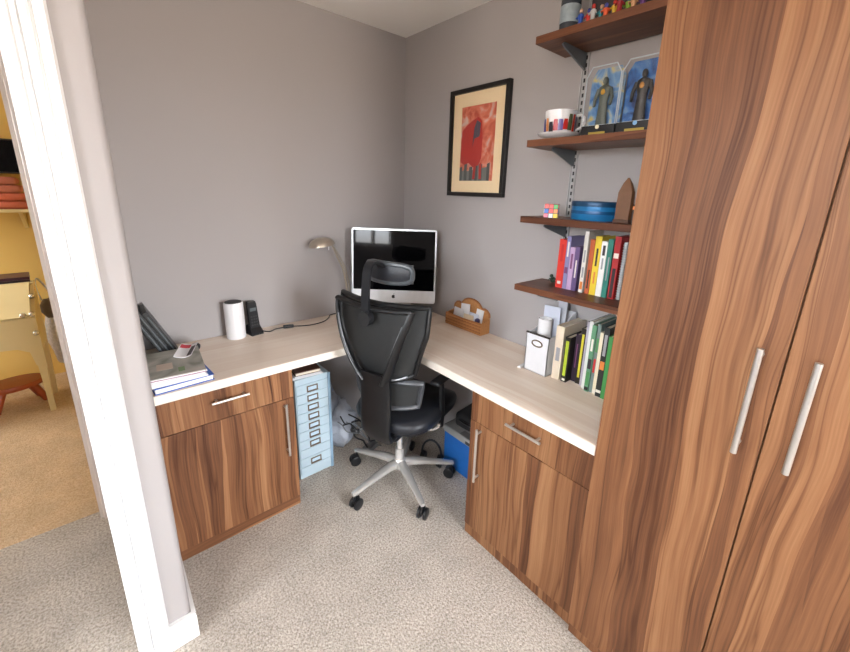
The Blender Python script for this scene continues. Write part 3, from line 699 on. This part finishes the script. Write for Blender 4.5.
# ------------------------------------------------------------------ speaker, phone, cable
t = thing('wireless_router', 'white upright cylinder with dark top on the desk', 'router', (-1.050, -.068, HD))
obj('body', MB().lathe([(.038, 0), (.0425, .004), (.0425, .172), (.040, .178), (.034, .178)], n=36), whiteplastic, t, True)
obj('top_cap', MB().lathe([(.038, .1765), (.037, .1795), (.0001, .1800)], n=36), darkgrey, t, True)
t = thing('cordless_phone', 'black cordless phone standing in its cradle on the desk', 'phone', (-.965, -.062, HD), R(10))
obj('cradle', MB().loft([rr for rr in ([(x, y, 0) for x, y in ((-.030, -.032), (.030, -.032), (.030, .032), (-.030, .032))], [(x, y, .014) for x, y in ((-.029, -.031), (.029, -.031), (.029, .031), (-.029, .031))], [(x, y, .045) for x, y in ((-.026, -.004), (.026, -.004), (.026, .028), (-.026, .028))])]), black, t)
hs = MB().loft([[(x, y+o, z) for x, y in ((-w_, -.010), (w_, -.010), (w_, .010), (-w_, .010))] for w_, o, z in ((.020, -.006, .016), (.023, -.002, .05), (.022, .006, .11), (.021, .011, .150), (.018, .013, .163))])
h_ = obj('handset', hs, black, t)
obj('screen', MB().obox((0, -.0025, .122), (1, 0, 0), (0, .985, .14), (0, -.14, .985), .030, .003, .026), plain('phone display', srgb(92, 100, 104), .2), h_)
for i in range(3):
    for j in range(4):
        obj('key', MB().obox((-.012+i*.012, -.0122+j*.0019, .048+j*.014), (1, 0, 0), (0, .99, .12), (0, -.12, .99), .008, .003, .007), darkgrey, h_)
cab = [(-.93, -.05, .003), (-.90, -.085, .003), (-.865, -.07, .004), (-.82, -.075, .006)]
cb2 = [(-.78, -.085, .006), (-.70, -.110, .003), (-.62, -.10, .003), (-.565, -.055, .003), (-.53, -.010, .003), (-.46, -.006, .003), (-.37, -.008, .003)]
t = thing('power_cable', 'thin black cable with inline plug lying along the desk', 'cable', (0, 0, HD))
def smooth_path(P, k=6):
    P = [Vector(p) for p in P]; out = []
    for i in range(len(P)-1):
        a, b_, c_, d_ = P[max(i-1, 0)], P[i], P[i+1], P[min(i+2, len(P)-1)]
        for s in range(k):
            u = s/k
            out.append(.5*((2*b_)+(c_-a)*u+(2*a-5*b_+4*c_-d_)*u*u+(-a+3*b_-3*c_+d_)*u**3))
    out.append(P[-1]); return out
obj('cord', MB().tube(smooth_path(cab), .0028, 7), black, t, True)
obj('cord', MB().tube(smooth_path(cb2), .0028, 7), black, t, True)
obj('connector', MB().obox((-.802, -.080, .009), (.97, -.24, 0), (.24, .97, 0), (0, 0, 1), .052, .018, .016, .004), black, t)

# ------------------------------------------------------------------ papers by the doorway
t = thing('folder', 'blue document folder at the bottom of the desk pile', 'folder', (-1.345, -.36, HD), R(4))
bf = plain('blue folder card', srgb(52, 100, 190), .4)
obj('cover', MB().box(-.088, .100, -.125, .150, 0, .003, .001), bf, t)
obj('cover', MB().box(-.088, .100, -.125, .150, .020, .023, .001), bf, t)
obj('sheets', MB().box(-.085, .096, -.121, .146, .0032, .0198), paper, t)
t = thing('paper_stack', 'stack of white sheets above the blue folder', 'paper', (-1.35, -.36, HD+.0235), R(1))
for k in range(4):
    obj('sheet', MB().box(-.085+.003*(k % 2), .092-.004*(k % 3), -.122+.003*k, .14, .0052*k, .0052*k+.0048), paper, t)
mg1 = swirl('glossy magazine cover', srgb(124, 126, 112), srgb(176, 174, 164), srgb(202, 194, 186), 7)
t = thing('magazine', 'glossy open magazine with magenta edge on top of the pile', 'magazine', (-1.348, -.35, HD+.0445), R(-5))
obj('cover', MB().box(-.088, .098, -.130, .140, .006, .009, .001), mg1, t)
obj('inner_pages', MB().box(-.087, .096, -.129, .139, .002, .006), paper, t)
obj('back_cover', MB().box(-.088, .098, -.130, .140, 0, .002), cmat('magenta cover', srgb(150, 60, 110)), t)
obj('cover_patch', MB().box(.015, .035, -.10, -.06, .0091, .0095), cmat('green picture', srgb(120, 146, 100)), t)
obj('cover_patch', MB().box(-.05, .0, -.06, .0, .0091, .0095), cmat('beige picture', srgb(204, 186, 170)), t)
t = thing('leaflet', 'curled white leaflet with a red patch behind the magazine', 'leaflet', (-1.285, -.262, HD+.0510), R(-20))
obj('sheet', MB().sheet(lambda u, v: ((-.03+.06*u, -.075+.14*v, .004+.009*(u-.5)**2*4+.003), (-.03+.06*u, -.075+.14*v, .004+.009*(u-.5)**2*4)), 8, 2, .003), paper, t, True)
obj('red_patch', MB().sheet(lambda u, v: ((-.027+.035*u, .02+.035*v, .0085+.009*((.05+.58*u)-.5)**2*4), (-.027+.035*u, .02+.035*v, .0075+.009*((.05+.58*u)-.5)**2*4)), 6, 1, .001), cmat('red print', srgb(204, 50, 66)), t, True)
obj('black_patch', MB().sheet(lambda u, v: ((.012+.016*u, -.07+.10*v, .0085+.009*((.70+.26*u)-.5)**2*4), (.012+.016*u, -.07+.10*v, .0075+.009*((.70+.26*u)-.5)**2*4)), 6, 1, .001), titled, t, True)
# black box files leaning on the partition, spines towards the viewer
for k, (ln_, lb) in enumerate(((.232, 'black box file leaning nearest the magazines'), (.238, 'black box file in the middle of the leaning files'), (.205, 'black box file leaning closest to the partition'))):
    t = thing('box_file', lb, 'file', (-1.292-.0205*k, -.188, HD+.0085), 0, 'black files leaning on the partition')
    t.rotation_euler = (0, R(-24.5), 0)
    obj('cover', MB().box(-.018, -.0155, 0, .17, 0, ln_, .0006).box(-.0025, 0, 0, .17, 0, ln_, .0006).box(-.0155, -.0025, 0, .0025, 0, ln_), plain('black file card', srgb(26, 28, 30), .35), t)
    obj('sheets', MB().box(-.0152, -.0028, .004, .165, .003, ln_-.006), plain('grey sheets', srgb(86, 88, 88), .6), t)
    obj('spine_strip', MB().box(-.011, -.007, -.0008, .0002, .02, ln_-.02), plain('grey strip', srgb(84, 92, 96), .3), t)
t = thing('sunglasses_case', 'small dark grey case behind the leaflet', 'case', (-1.245, -.150, HD), R(60))
obj('case', MB().ball((0, 0, .018), (.05, .022, .018), 18, 10), darkgrey, t, True)
obj('hinge', MB().box(-.012, .012, .019, .024, .012, .022, .001), brushed, t)

# ------------------------------------------------------------------ wicker letter basket
t = thing('letter_basket', 'wicker letter basket with arched scalloped back on the desk', 'basket', (-.040, -.632, HD))
wick = plain('wicker', srgb(188, 132, 80), .6, var=.25, scale=120, bump=.8, bscale=160)
wick2 = plain('darker wicker rim', srgb(164, 108, 62), .6, var=.25, scale=120, bump=.8, bscale=160)
L2 = .130; D2 = .034
def woven(ax_pts, z1fn, th=.004, rows=12):
    mb = MB()
    return mb
hk = [(1, .085), (.97, .104), (.86, .118), (.72, .123), (.60, .119), (.52, .128), (.42, .142), (.26, .152), (.1, .156)]
bk = [(-L2, 0), (L2, 0)]+[(L2*a, z) for a, z in hk]+[(-L2*a, z) for a, z in reversed(hk)]
bko = obj('back_panel', MB().prism(bk, (D2-.005, 0, 0), (0, 1, 0), (0, 0, 1), (1, 0, 0), .006), wick, t)
obj('back_rim', MB().tube([(D2-.002, a, b_) for a, b_ in bk[2:]], .0055, 8), wick2, t, True)
fro = obj('front_panel', MB().prism([(-L2, 0), (L2, 0), (L2, .062), (0, .058), (-L2, .062)], (-D2, 0, 0), (0, 1, 0), (0, 0, 1), (1, 0, 0), .006), wick, t)
obj('front_rim', MB().tube([(-D2+.002, L2, .062), (-D2+.002, 0, .058), (-D2+.002, -L2, .062)], .005, 8), wick2, t, True)
for s in (-1, 1):
    obj('side_panel', MB().prism([(-D2, 0), (D2, 0), (D2, .075), (-D2, .062)], (0, s*L2-.003, 0), (1, 0, 0), (0, 0, 1), (0, 1, 0), .006), wick, t)
obj('bottom', MB().box(-D2, D2, -L2, L2, 0, .006), wick2, t)
for r_ in range(7):   # woven courses standing proud of front and end
    z = .006+r_*.0082
    obj('woven_course', MB().tube([(-D2-.002*(1 if (i+r_) % 2 else -.2), -L2+i*L2*2/24, z) for i in range(25)], .0042, 6), wick2 if r_ % 2 else wick, fro, True)
pm = [paper, plain('bluish envelope', srgb(214, 220, 234), .6), plain('buff envelope', srgb(226, 206, 176), .7)]
el = ['white envelope at the left end of the wicker basket', 'tall white envelope tilted in the wicker basket', 'pale bluish envelope in the middle of the wicker basket', 'white folded letter at the right of the wicker basket', 'buff slip low in the wicker basket front']
ed = [((-.052, -.565), .088, .07, .06, 0), ((-.044, -.618), .120, .065, -.10, 0), ((-.036, -.665), .080, .07, .03, 1), ((-.032, -.700), .108, .05, .06, 0), ((-.058, -.655), .072, .07, -.05, 2)]
for lb, ((x, y), h, w_, ln_, k) in zip(el, ed):
    e = tag(obj('envelope', MB().box(-.0016, .0016, -w_/2, w_/2, 0, h, .0004), pm[k]), lb, 'envelope', 'letters in the wicker basket')
    e.location = (x, y, HD+.0105); e.rotation_euler = (ln_, R(8), 0)
t = tag(obj('ink_stamp', MB().cyl((0, 0, 0), (0, 0, .055), .012, .014, 16).ball((0, 0, .060), (.014, .014, .01), 14, 8), plain('dark violet plastic', srgb(54, 46, 92), .35), None, True), 'small dark violet cylinder in front of the folded letter', 'stamp')
t.location = (-.048, -.715, HD+.0075)

# ------------------------------------------------------------------ under the desk
t = thing('drawer_unit', 'pale blue metal drawer unit with label handles under the desk', 'drawers', (-.7925, -.18, 0))
ux, uy0, uy1, uh = .0895, -.148, .155, .556
obj('carcass', MB().box(-ux, ux, uy0+.004, uy1, 0, uh, .003), bluemetal, t)
obj('side_trim', MB().box(ux-.012, ux+.002, uy0-.002, uy0+.006, 0, uh, .001), plain('blue grey edge', srgb(140, 168, 190), .4), t)
labelc = plain('pale blue card', srgb(190, 210, 224), .6)
holder = plain('bronze label handle', srgb(126, 112, 96), .4, .7)
pit = (uh-.045)/10
for k in range(10):
    z1_ = uh-.03-k*pit
    dr = obj('drawer', MB().box(-ux+.004, ux-.014, uy0-.003, uy0+.006, z1_-pit+.003, z1_, .0012), bluemetal, t)
    if k in (7, 9): continue
    zc = z1_-pit*.5
    hm = MB().box(-.034, .022, uy0-.0065, uy0-.003, zc+.010, zc+.015).box(-.034, -.028, uy0-.0065, uy0-.003, zc-.012, zc+.012).box(.016, .022, uy0-.0065, uy0-.003, zc-.012, zc+.012).box(-.034, .022, uy0-.010, uy0-.003, zc-.016, zc-.011)
    obj('label_handle', hm, holder, dr)
    obj('label_card', MB().box(-.028, .016, uy0-.0042, uy0-.003, zc-.010, zc+.010), labelc, dr)
t = thing('paper_stack', 'loose white papers lying on the pale blue drawer unit', 'paper', (-.80, -.20, .5565), R(-4))
for k in range(4): obj('sheet', MB().box(-.078+.004*k, .075-.003*k, -.118+.006*(k % 2), .10, k*.0032, k*.0032+.0028), paper, t)
t = thing('book', 'brown covered book lying on papers under the desk', 'book', (-.800, -.232, .5697), R(-6))
obj('cover', MB().box(-.062, .062, -.085, .085, .015, .019, .0008).box(-.062, .062, -.085, .085, 0, .003, .0008), plain('brown cloth cover', srgb(92, 58, 44), .5), t)
obj('pages', MB().box(-.058, .060, -.083, .083, .003, .015), pages, t)
t = thing('folder', 'small blue folder behind the brown book under the desk', 'folder', (-.712, -.12, .5565), R(12))
obj('cover', MB().box(-.012, .012, -.07, .07, 0, .055, .001), plain('mid blue plastic', srgb(56, 108, 168), .35), t)
obj('tab', MB().box(-.013, .013, -.074, -.070, .02, .045, .001), paper, t)
# plastic bag
import mathutils
def blob(c, r, seed, amp, n=28, mm=20, zmin=.002):
    mb = MB().ball((0, 0, 0), (1, 1, 1), n, mm); out = []
    for p in mb.v:
        q = Vector(p); nz = mathutils.noise.noise(q*2.1+Vector((seed, 0, 0)))*amp+mathutils.noise.noise(q*5.0+Vector((0, seed, 0)))*amp*.6
        q = q*(1+nz); z = c[2]+q.z*r[2]
        out.append((c[0]+q.x*r[0], c[1]+q.y*r[1], max(z, zmin)))
    mb.v = out; return mb
bagm, nt, p = newmat('translucent plastic bag')
p.inputs['Base Color'].default_value = srgb(228, 234, 246); p.inputs['Roughness'].default_value = .22; p.inputs['Transmission Weight'].default_value = .25; p.inputs['Alpha'].default_value = .82
tcx = N(nt, 'ShaderNodeTexCoord'); nx = N(nt, 'ShaderNodeTexNoise', i_Scale=22.0, i_Detail=4.0); nt.links.new(tcx.outputs['Object'], nx.inputs['Vector'])
bx2 = N(nt, 'ShaderNodeBump', i_Strength=.9, i_Distance=.02); nt.links.new(nx.outputs['Fac'], bx2.inputs['Height']); nt.links.new(bx2.outputs[0], p.inputs['Normal'])
t = thing('plastic_bag', 'crumpled pale plastic bag on the carpet beside the drawer unit', 'bag', (-.575, -.150, 0))
obj('sack', blob((0, 0, .12), (.098, .10, .135), 3.1, .34), bagm, t, True, 80)
obj('neck', blob((-.045, .03, .27), (.055, .06, .09), 7.7, .4, 20, 14), bagm, t, True, 80)
t = thing('computer_leads', 'tangle of black and grey leads hanging over the plastic bag', 'cables', (0, 0, 0))
for k in range(7):
    P0 = Vector((-.655+.014*k, -.300-.005*k, .235+.035*math.sin(k*2)))
    P = [P0]
    for s in range(6):
        P.append(P0+Vector((.030*(s+1)+random.uniform(-.02, .03), -.004*(s+1)+random.uniform(-.02, .012), -.034*(s+1)+random.uniform(-.025, .03))))
    for q in P: q.z = max(q.z, .008)
    obj('lead', MB().tube(smooth_path(P, 4), .0032+.0008*(k % 3), 6), black if k % 3 else greyplastic, t, True)
obj('plug', MB().obox((-.56, -.315, .150), (.8, -.3, -.5), (.3, .95, 0), (.47, -.15, .86), .05, .025, .022, .004), black, t)
obj('adaptor', MB().obox((-.475, -.335, .018), (.9, .3, 0), (-.3, .9, 0), (0, 0, 1), .09, .05, .032, .004), greyplastic, t)
# blue crate with grey lid
t = thing('storage_box', 'blue storage box with grey lid under the right desk', 'box', (-.115, -.84, 0))
obj('body', MB().box(-.098, .10, -.165, .165, 0, .198, .004), plain('blue plastic', srgb(34, 104, 184), .4), t)
ld_ = obj('lid', MB().box(-.104, .106, -.171, .171, .198, .238, .006), plain('grey lid plastic', srgb(150, 150, 148), .45), t)
obj('latch', MB().box(-.108, -.102, -.06, 0.0, .207, .222, .002), darkgrey, ld_)
obj('handle_slot', MB().box(-.1, -.06, -.05, .05, .2385, .2395), plain('shadow grey slot', srgb(110, 110, 110), .6), ld_)
t = thing('equipment_case', 'dark soft case lying on the blue storage box', 'case', (-.105, -.83, .239), R(6))
obj('case', MB().box(-.07, .09, -.10, .12, 0, .085, .022, 3), plain('dark fabric', srgb(38, 38, 40), .8), t, True)
obj('strap', MB().tube([(-.07, -.06, .05), (-.09, -.02, .06), (-.09, .04, .06), (-.07, .08, .05)], .006, 8), black, t, True)
t = thing('headset', 'black headset standing on the carpet against the blue box', 'headset', (-.285, -.655, 0), R(-60))
obj('band', MB().tube([(.055*math.cos(a), .0, .075+.08*math.sin(a)) for a in [R(-20+220*i/16) for i in range(17)]], .006, 8), black, t, True)
for s in (-1, 1): obj('ear_cup', MB().cyl((s*.058, 0, .038), (s*.036, 0, .038), .036, .032, 22), black, t, True)

# ------------------------------------------------------------------ office chair
CH = thing('office_chair', 'black mesh swivel office chair with headrest and chrome five-star base', 'chair', (-.494, -.646, 0), R(18.5))
base_ang = [R(21.5+72*k) for k in range(5)]
obj('hub', MB().lathe([(.026, .085), (.034, .09), (.034, .135), (.026, .145)], n=24), chrome, CH, True)
for k, a in enumerate(base_ang):
    ca, sa = math.cos(a), math.sin(a)
    rings = []
    for r_, zc, w_, h_ in ((.022, .118, .024, .022), (.07, .119, .022, .019), (.14, .110, .019, .015), (.21, .098, .016, .012), (.262, .088, .014, .010), (.282, .085, .010, .008)):
        rg = []
        for i in range(12):
            q = 2*math.pi*i/12
            du = w_*math.copysign(abs(math.cos(q))**.7, math.cos(q)); dz = h_*math.copysign(abs(math.sin(q))**.7, math.sin(q))
            rg.append((ca*r_-sa*du, sa*r_+ca*du, zc+dz))
        rings.append(rg)
    obj('base_leg', MB().loft(rings), chrome, CH, True)
    e = Vector((ca*.272, sa*.272, 0)); q = a+R((70, -35, 100, 40, 60)[k]); tx, ty = math.cos(q), math.sin(q)   # wheel axle direction
    trail = Vector((-ty, tx, 0))*.010
    ct = obj('caster', MB().cyl(e+Vector((0, 0, .05)), e+Vector((0, 0, .082)), .006, n=10).obox(e+trail+Vector((0, 0, .045)), (tx, ty, 0), (-ty, tx, 0), (0, 0, 1), .012, .040, .026, .005), black, CH, True)
    for s in (-1, 1):
        c0 = e+trail+Vector((tx*s*.009, ty*s*.009, .0275)); c1 = e+trail+Vector((tx*s*.023, ty*s*.023, .0275))
        obj('wheel', MB().tube([c0, c0+(c1-c0)*.2, c0+(c1-c0)*.8, c1], [.024, .0275, .0275, .022], 20), black, ct, True)
obj('gas_column', MB().cyl((0, 0, .13), (0, 0, .20), .022, n=20).cyl((0, 0, .20), (0, 0, .34), .0145, n=20), chrome, CH, True)
obj('tilt_mechanism', MB().box(-.13, .12, -.07, .07, .325, .385, .012, 3), black, CH, True)
obj('tilt_lever', MB().tube([(.02, -.06, .35), (.03, -.13, .345), (.03, -.17, .35)], [.005, .005, .008], 8), black, CH, True)
# seat cushion: superellipse rings
def sring(sx, sy, z, ox_=.045, bow=0.0, n=40):
    P = []
    for i in range(n):
        q = 2*math.pi*i/n
        x_ = math.copysign(abs(math.cos(q))**.55, math.cos(q)); y_ = math.copysign(abs(math.sin(q))**.55, math.sin(q))
        P.append((ox_+sx*x_, -.018+sy*.89*y_, z+bow*(-(max(0, x_-.55))**2*.09+.012*y_*y_)))
    return P
obj('seat_pan', MB().loft([sring(.16, .16, .386), sring(.205, .205, .398), sring(.21, .21, .408)]), black, CH, True)
obj('seat', MB().loft([sring(.205, .205, .406), sring(.225, .226, .418, bow=.6), sring(.230, .232, .44, bow=1), sring(.222, .224, .460, bow=1), sring(.19, .19, .470, bow=1), sring(.10, .10, .472, bow=.6)]), leather, CH, True, 60)
for s in (-1, 1):
    obj('arm_bracket', MB().tube(smooth_path([(-.02, s*.06, .352), (.0, s*.13, .352), (.02, s*.185, .366), (.03, s*.215, .395)], 5), [.0125]*16, 10, flat=.7), chrome, CH, True)
    po = obj('arm_post', MB().tube(smooth_path([(.03, s*.215, .385), (.03, s*.218, .47), (.028, s*.214, .54), (.03, s*.208, .615)], 4), .0115, 10, flat=1.3), black, CH, True)
    obj('bolt', MB().cyl((.018, s*.215, .40), (.008, s*.215, .40), .007, n=10), chrome, po, True)
    obj('arm_pad', MB().box(-.03, .14, s*.205-.026, s*.205+.026, .613, .632, .009, 3), black, CH, True)
# spine plate
def rbox(cx_, cy_, cz_, wy_, tx_, n=14, tz=0.0):
    P = []
    for i in range(n):
        q = 2*math.pi*i/n
        P.append((cx_+tx_*math.copysign(abs(math.cos(q))**.6, math.cos(q)), cy_+wy_*math.copysign(abs(math.sin(q))**.6, math.sin(q)), cz_+tz*math.copysign(abs(math.cos(q))**.6, math.cos(q))))
    return P
sp_ = [(-.05, -.008, .352, .045, .004, .016), (-.12, -.010, .352, .060, .006, .016), (-.175, -.012, .366, .072, .014, .012), (-.203, -.012, .41, .079, .016, .0), (-.205, -.012, .48, .081, .015, 0), (-.198, -.010, .56, .081, .014, 0), (-.198, -.006, .63, .084, .014, 0), (-.204, 0, .675, .088, .013, 0), (-.208, 0, .695, .088, .008, 0)]
obj('spine', MB().loft([rbox(a, b_, c_, d_, e_, 18, f_) for a, b_, c_, d_, e_, f_ in sp_]), blacksatin, CH, True)
for s in (-1, 1):
    A = smooth_path([(-.200, s*.060, .655), (-.214, s*.085, .705), (-.226, s*.118, .775), (-.228, s*.150, .86), (-.216, s*.178, .94), (-.198, s*.194, 1.000)], 5)
    rad = [.026-.012*(i/(len(A)-1)) for i in range(len(A))]
    obj('back_arm', MB().tube(A, rad, 12, flat=.5), blacksatin, CH, True)
    E_ = [p+Vector((-.010, -s*.012, 0)) for p in A[1:-5]]
    obj('arm_shine', MB().tube(E_, .0035, 8), plain('grey painted arm shine', srgb(128, 130, 134), .3, .3), CH, True)  # grey line paints the shine along the black arm
obj('top_crossbar', MB().tube(smooth_path([(-.198, .194, .998), (-.210, .1, .988), (-.214, 0, .984), (-.210, -.1, .988), (-.198, -.194, .998)], 5), .015, 10, flat=.7), blacksatin, CH, True)
# mesh backrest: curved slab inside a tubular frame
def bx_at(yn, zn):   # curvature of the mesh: wraps forward at the sides and at top
    return -.176+.045*yn*yn-.018*math.sin(zn*math.pi)+.006
def halfw(v): return .163+.065*min(1, v*1.5)
def outline(u, v):
    zc = .655+.342*v
    yn = 2*u-1
    hw_ = halfw(v)
    z = zc+(.045*(abs(yn)**2.5))*(1-v)**2-.012*(1-v)**2*0+.006*v*yn*yn
    return yn*hw_, z, yn, v
def bfun(u, v):
    y, z, yn, zn = outline(u, v); x = bx_at(yn, zn)
    return (x+.003, y, z), (x-.003, y, z)
obj('backrest_mesh', MB().sheet(bfun, 16, 14, .006), blackmesh, CH, True, 60)
loop = []
for i in range(17): loop.append((i/16, 0))
for i in range(1, 15): loop.append((1, i/14))
for i in range(15, -1, -1): loop.append((i/16, 1))
for i in range(13, 0, -1): loop.append((0, i/14))
def lp(u, v):
    y, z, yn, zn = outline(u, v); return (bx_at(yn, zn), y, z)
obj('backrest_frame', MB().tube([lp(*q) for q in loop], .0135, 10, True, flat=.8), blacksatin, CH, True)
obj('backrest_shine', MB().tube([Vector(lp(i/16, 0))+Vector((-.014, 0, .006)) for i in range(1, 16)], .004, 8), plain('grey painted lower shine', srgb(150, 152, 156), .3, .3), CH, True)  # grey strip paints the plastic shine along the lower rim
# lumbar pad
def lum(u, v):
    yn = 2*u-1; y = yn*(.185-.02*(1-v)); z = .515+.135*v+.02*yn*yn*(1-v); x = -.150+.055*yn*yn
    return (x+.006, y, z), (x-.006, y, z)
obj('lumbar_pad', MB().sheet(lum, 14, 6, .01), blackmesh, CH, True, 60)
lloop = [(i/14, 0) for i in range(15)]+[(1, i/6) for i in range(1, 7)]+[(i/14, 1) for i in range(13, -1, -1)]+[(0, i/6) for i in range(5, 0, -1)]
def lpp(u, v):
    a, b_ = lum(u, v); return (a[0]-.006, a[1], a[2])
obj('lumbar_frame', MB().tube([lpp(*q) for q in lloop], .016, 10, True, flat=.8), plain('charcoal grey frame', srgb(74, 76, 80), .35), CH, True)
# headrest
hb = [(-.232, .012, .93), (-.232, .012, 1.0), (-.226, .012, 1.08), (-.214, .012, 1.145), (-.190, .012, 1.168), (-.150, .012, 1.160), (-.118, .012, 1.135)]
ph = smooth_path(hb, 4); rings = []
for i, q in enumerate(ph):
    a_ = ph[max(i-1, 0)]; b_ = ph[min(i+1, len(ph)-1)]; tn = (b_-a_).normalized(); nn = Vector((tn.z, 0, -tn.x))
    w_ = .019
    rings.append([tuple(q+nn*sx*.005+Vector((0, sy*w_, 0))) for sx, sy in ((-1, -1), (-1, 1), (1, 1), (1, -1))])
obj('headrest_bar', MB().loft(rings), black, CH, True, 30)
obj('headrest_mount', MB().cyl((-.245, .012, .945), (-.215, .012, .945), .030, .032, 22), black, CH, True)
def hp(u, v):
    yn = 2*u-1; y = .0+yn*.118; z = 1.078+.078*v; x = -.118+.035*yn*yn-.006*math.sin(v*math.pi)
    return (x+.006, y, z), (x-.006, y, z)
hr = obj('headrest_pad', MB().sheet(hp, 14, 6, .01), leather, CH, True, 60)
hl = []
for i in range(36):
    q = 2*math.pi*i/36
    yn = math.copysign(abs(math.cos(q))**.55, math.cos(q)); vn = .5+.5*math.copysign(abs(math.sin(q))**.55, math.sin(q))
    a_, b_ = hp((yn+1)/2, vn); hl.append((a_[0]-.006, a_[1], a_[2]))
obj('headrest_frame', MB().tube(hl, .0115, 9, True), plain('dark grey plastic', srgb(66, 70, 74), .3), hr, True)

# ------------------------------------------------------------------ the yellow room beyond the doorways
cream = plain('cream painted timber', srgb(226, 208, 156), .45, var=.04, scale=8)
bw_x1, bw_x0, by0, by1 = -1.838, -2.75, 1.27, 1.60
t = thing('writing_bureau', 'cream painted writing bureau with sloping lid in the yellow room', 'bureau', ((bw_x0+bw_x1)/2, by0, 0))
hx = (bw_x1-bw_x0)/2
lg_ = lambda sx, y: MB().loft([[(sx*(hx-.022)+a*w_, y+b_*w_, z) for a, b_ in ((-1, -1), (1, -1), (1, 1), (-1, 1))] for w_, z in ((.013, 0), (.016, .2), (.021, .42))])
for sx in (-1, 1):
    for y in (.022, by1-by0-.022): obj('leg', lg_(sx, y), cream, t)
apr = [(-hx, .40), (-hx, .635), (hx, .635), (hx, .30), (hx-.045, .33), (hx-.06, .42), (hx-.11, .45), (0, .47), (-hx+.11, .45), (-hx+.06, .42), (-hx+.045, .33), (-hx, .30)]
obj('front_apron', MB().prism(apr, (0, 0, 0), (1, 0, 0), (0, 0, 1), (0, 1, 0), .02), cream, t)
for sx in (-1, 1):
    obj('side_panel', MB().prism([(.02, .42), (.33, .42), (.33, .785), (.28, .785), (.02, .635)], (sx*hx-(.02 if sx > 0 else 0), 0, 0), (0, 1, 0), (0, 0, 1), (1, 0, 0), .02), cream, t)
obj('sloping_lid', MB().prism([(0.0, .637), (.28, .787), (.28, .803), (-.01, .648)], (-hx+.02, 0, 0), (0, 1, 0), (0, 0, 1), (1, 0, 0), 2*hx-.04), cream, t)
obj('back_panel', MB().box(-hx+.02, hx-.02, .31, .33, .42, .787), cream, t)
obj('top', MB().box(-hx, hx, .28, .34, .787, .803, .003), cream, t)
obj('case_bottom', MB().box(-hx+.02, hx-.02, .02, .31, .46, .475), cream, t)
silver = plain('silvery knob', srgb(220, 214, 196), .2, .6)
for x, y, z in ((hx-.05, -.008, .658), (hx-.012, -.008, .658), (hx-.01, .16, .735), (hx-.012, -.012, .54)):
    obj('knob', MB().ball((x, y, z), .016, 12, 8), silver, t, True)
t = thing('wooden_stool', 'small red brown wooden stool under the cream bureau', 'stool', (-2.03, 1.50, 0), R(20))
redw = plain('red brown wood', srgb(158, 72, 34), .35, var=.15)
obj('seat', MB().lathe([(.11, .13), (.135, .137), (.14, .152), (.13, .168), (.0001, .172)], n=28, sx=1.1, sy=.8), redw, t, True)
for a in (35, 145, 215, 325):
    q = R(a); obj('leg', MB().cyl((math.cos(q)*.085, math.sin(q)*.06, .135), (math.cos(q)*.15, math.sin(q)*.10, 0), .024, .019, 12), redw, t, True)
t = thing('laptop', 'dark closed laptop lying on the cream bureau top', 'laptop', (-1.955, 1.62, .8035), R(4))
obj('base', MB().box(-.22, .10, -.06, .14, 0, .014, .003), plain('plum black shell', srgb(40, 22, 32), .35), t)
obj('lid', MB().box(-.22, .10, -.06, .14, .015, .032, .003), plain('dark plum lid', srgb(66, 26, 46), .35), t)
t = thing('shoulder_bag', 'grey patterned cloth bag hanging beside the cream bureau', 'bag', (-1.768, 1.66, 0))
gf = plain('grey speckled cloth', srgb(214, 212, 216), .8, var=.45, scale=70)
obj('sack', blob((0, 0, .40), (.075, .07, .23), 5.2, .16, 24, 18, .15), gf, t, True, 80)
obj('strap', MB().tube(smooth_path([(-.05, 0, .60), (-.07, 0, .72), (-.065, .02, .80), (-.03, .03, .74), (.03, .0, .60)], 5), .009, 8, flat=.4), gf, t, True)
obj('flap', blob((-.015, -.03, .60), (.062, .05, .07), 8.2, .2, 18, 12, .5), plain('taupe cloth', srgb(122, 110, 104), .8), t, True, 80)
# wall shelf with television and pink chest
t = thing('floating_shelf', 'cream floating shelf on the yellow wall', 'shelf', (-2.15, 1.95, 1.255))
obj('board', MB().box(-.55, .415, -.25, 0, -.02, 0, .003), cream, t)
obj('bracket', MB().prism([(0, 0), (-.18, 0), (0, -.12)], (.3, 0, -.02), (0, 1, 0), (0, 0, 1), (1, 0, 0), .02), cream, t)
t = thing('blanket', 'lower folded salmon pink blanket on the floating shelf', 'blanket', (-2.12, 1.82, 1.256), 0, 'folded salmon blankets')
pinkm = plain('salmon blanket', srgb(214, 120, 96), .85, var=.12, scale=30, bump=.5)
pinkd = plain('dusty rose blanket', srgb(200, 126, 108), .85, var=.12, scale=30, bump=.5)
obj('fold', MB().box(-.40, .335, -.11, .10, 0, .05, .022, 3), pinkm, t, True); obj('fold', MB().box(-.40, .325, -.11, .10, .052, .10, .022, 3), pinkm, t, True)
t = thing('blanket', 'upper folded dusty rose blanket under the dark screen', 'blanket', (-2.12, 1.82, 1.358), 0, 'folded salmon blankets')
obj('fold', MB().box(-.40, .315, -.105, .10, 0, .048, .02, 3), pinkd, t, True); obj('fold', MB().box(-.40, .30, -.105, .10, .050, .098, .02, 3), pinkd, t, True)
t = thing('television', 'dark television above the folded blankets in the yellow room', 'television', (-2.12, 1.84, 1.458))
obj('body', MB().box(-.55, .345, -.02, .02, .02, .235, .004), black, t)
obj('screen', MB().box(-.54, .335, -.0225, -.0195, .03, .225), screenglass, t)
obj('foot', MB().box(-.25, .15, -.06, .06, 0, .022, .004), black, t)
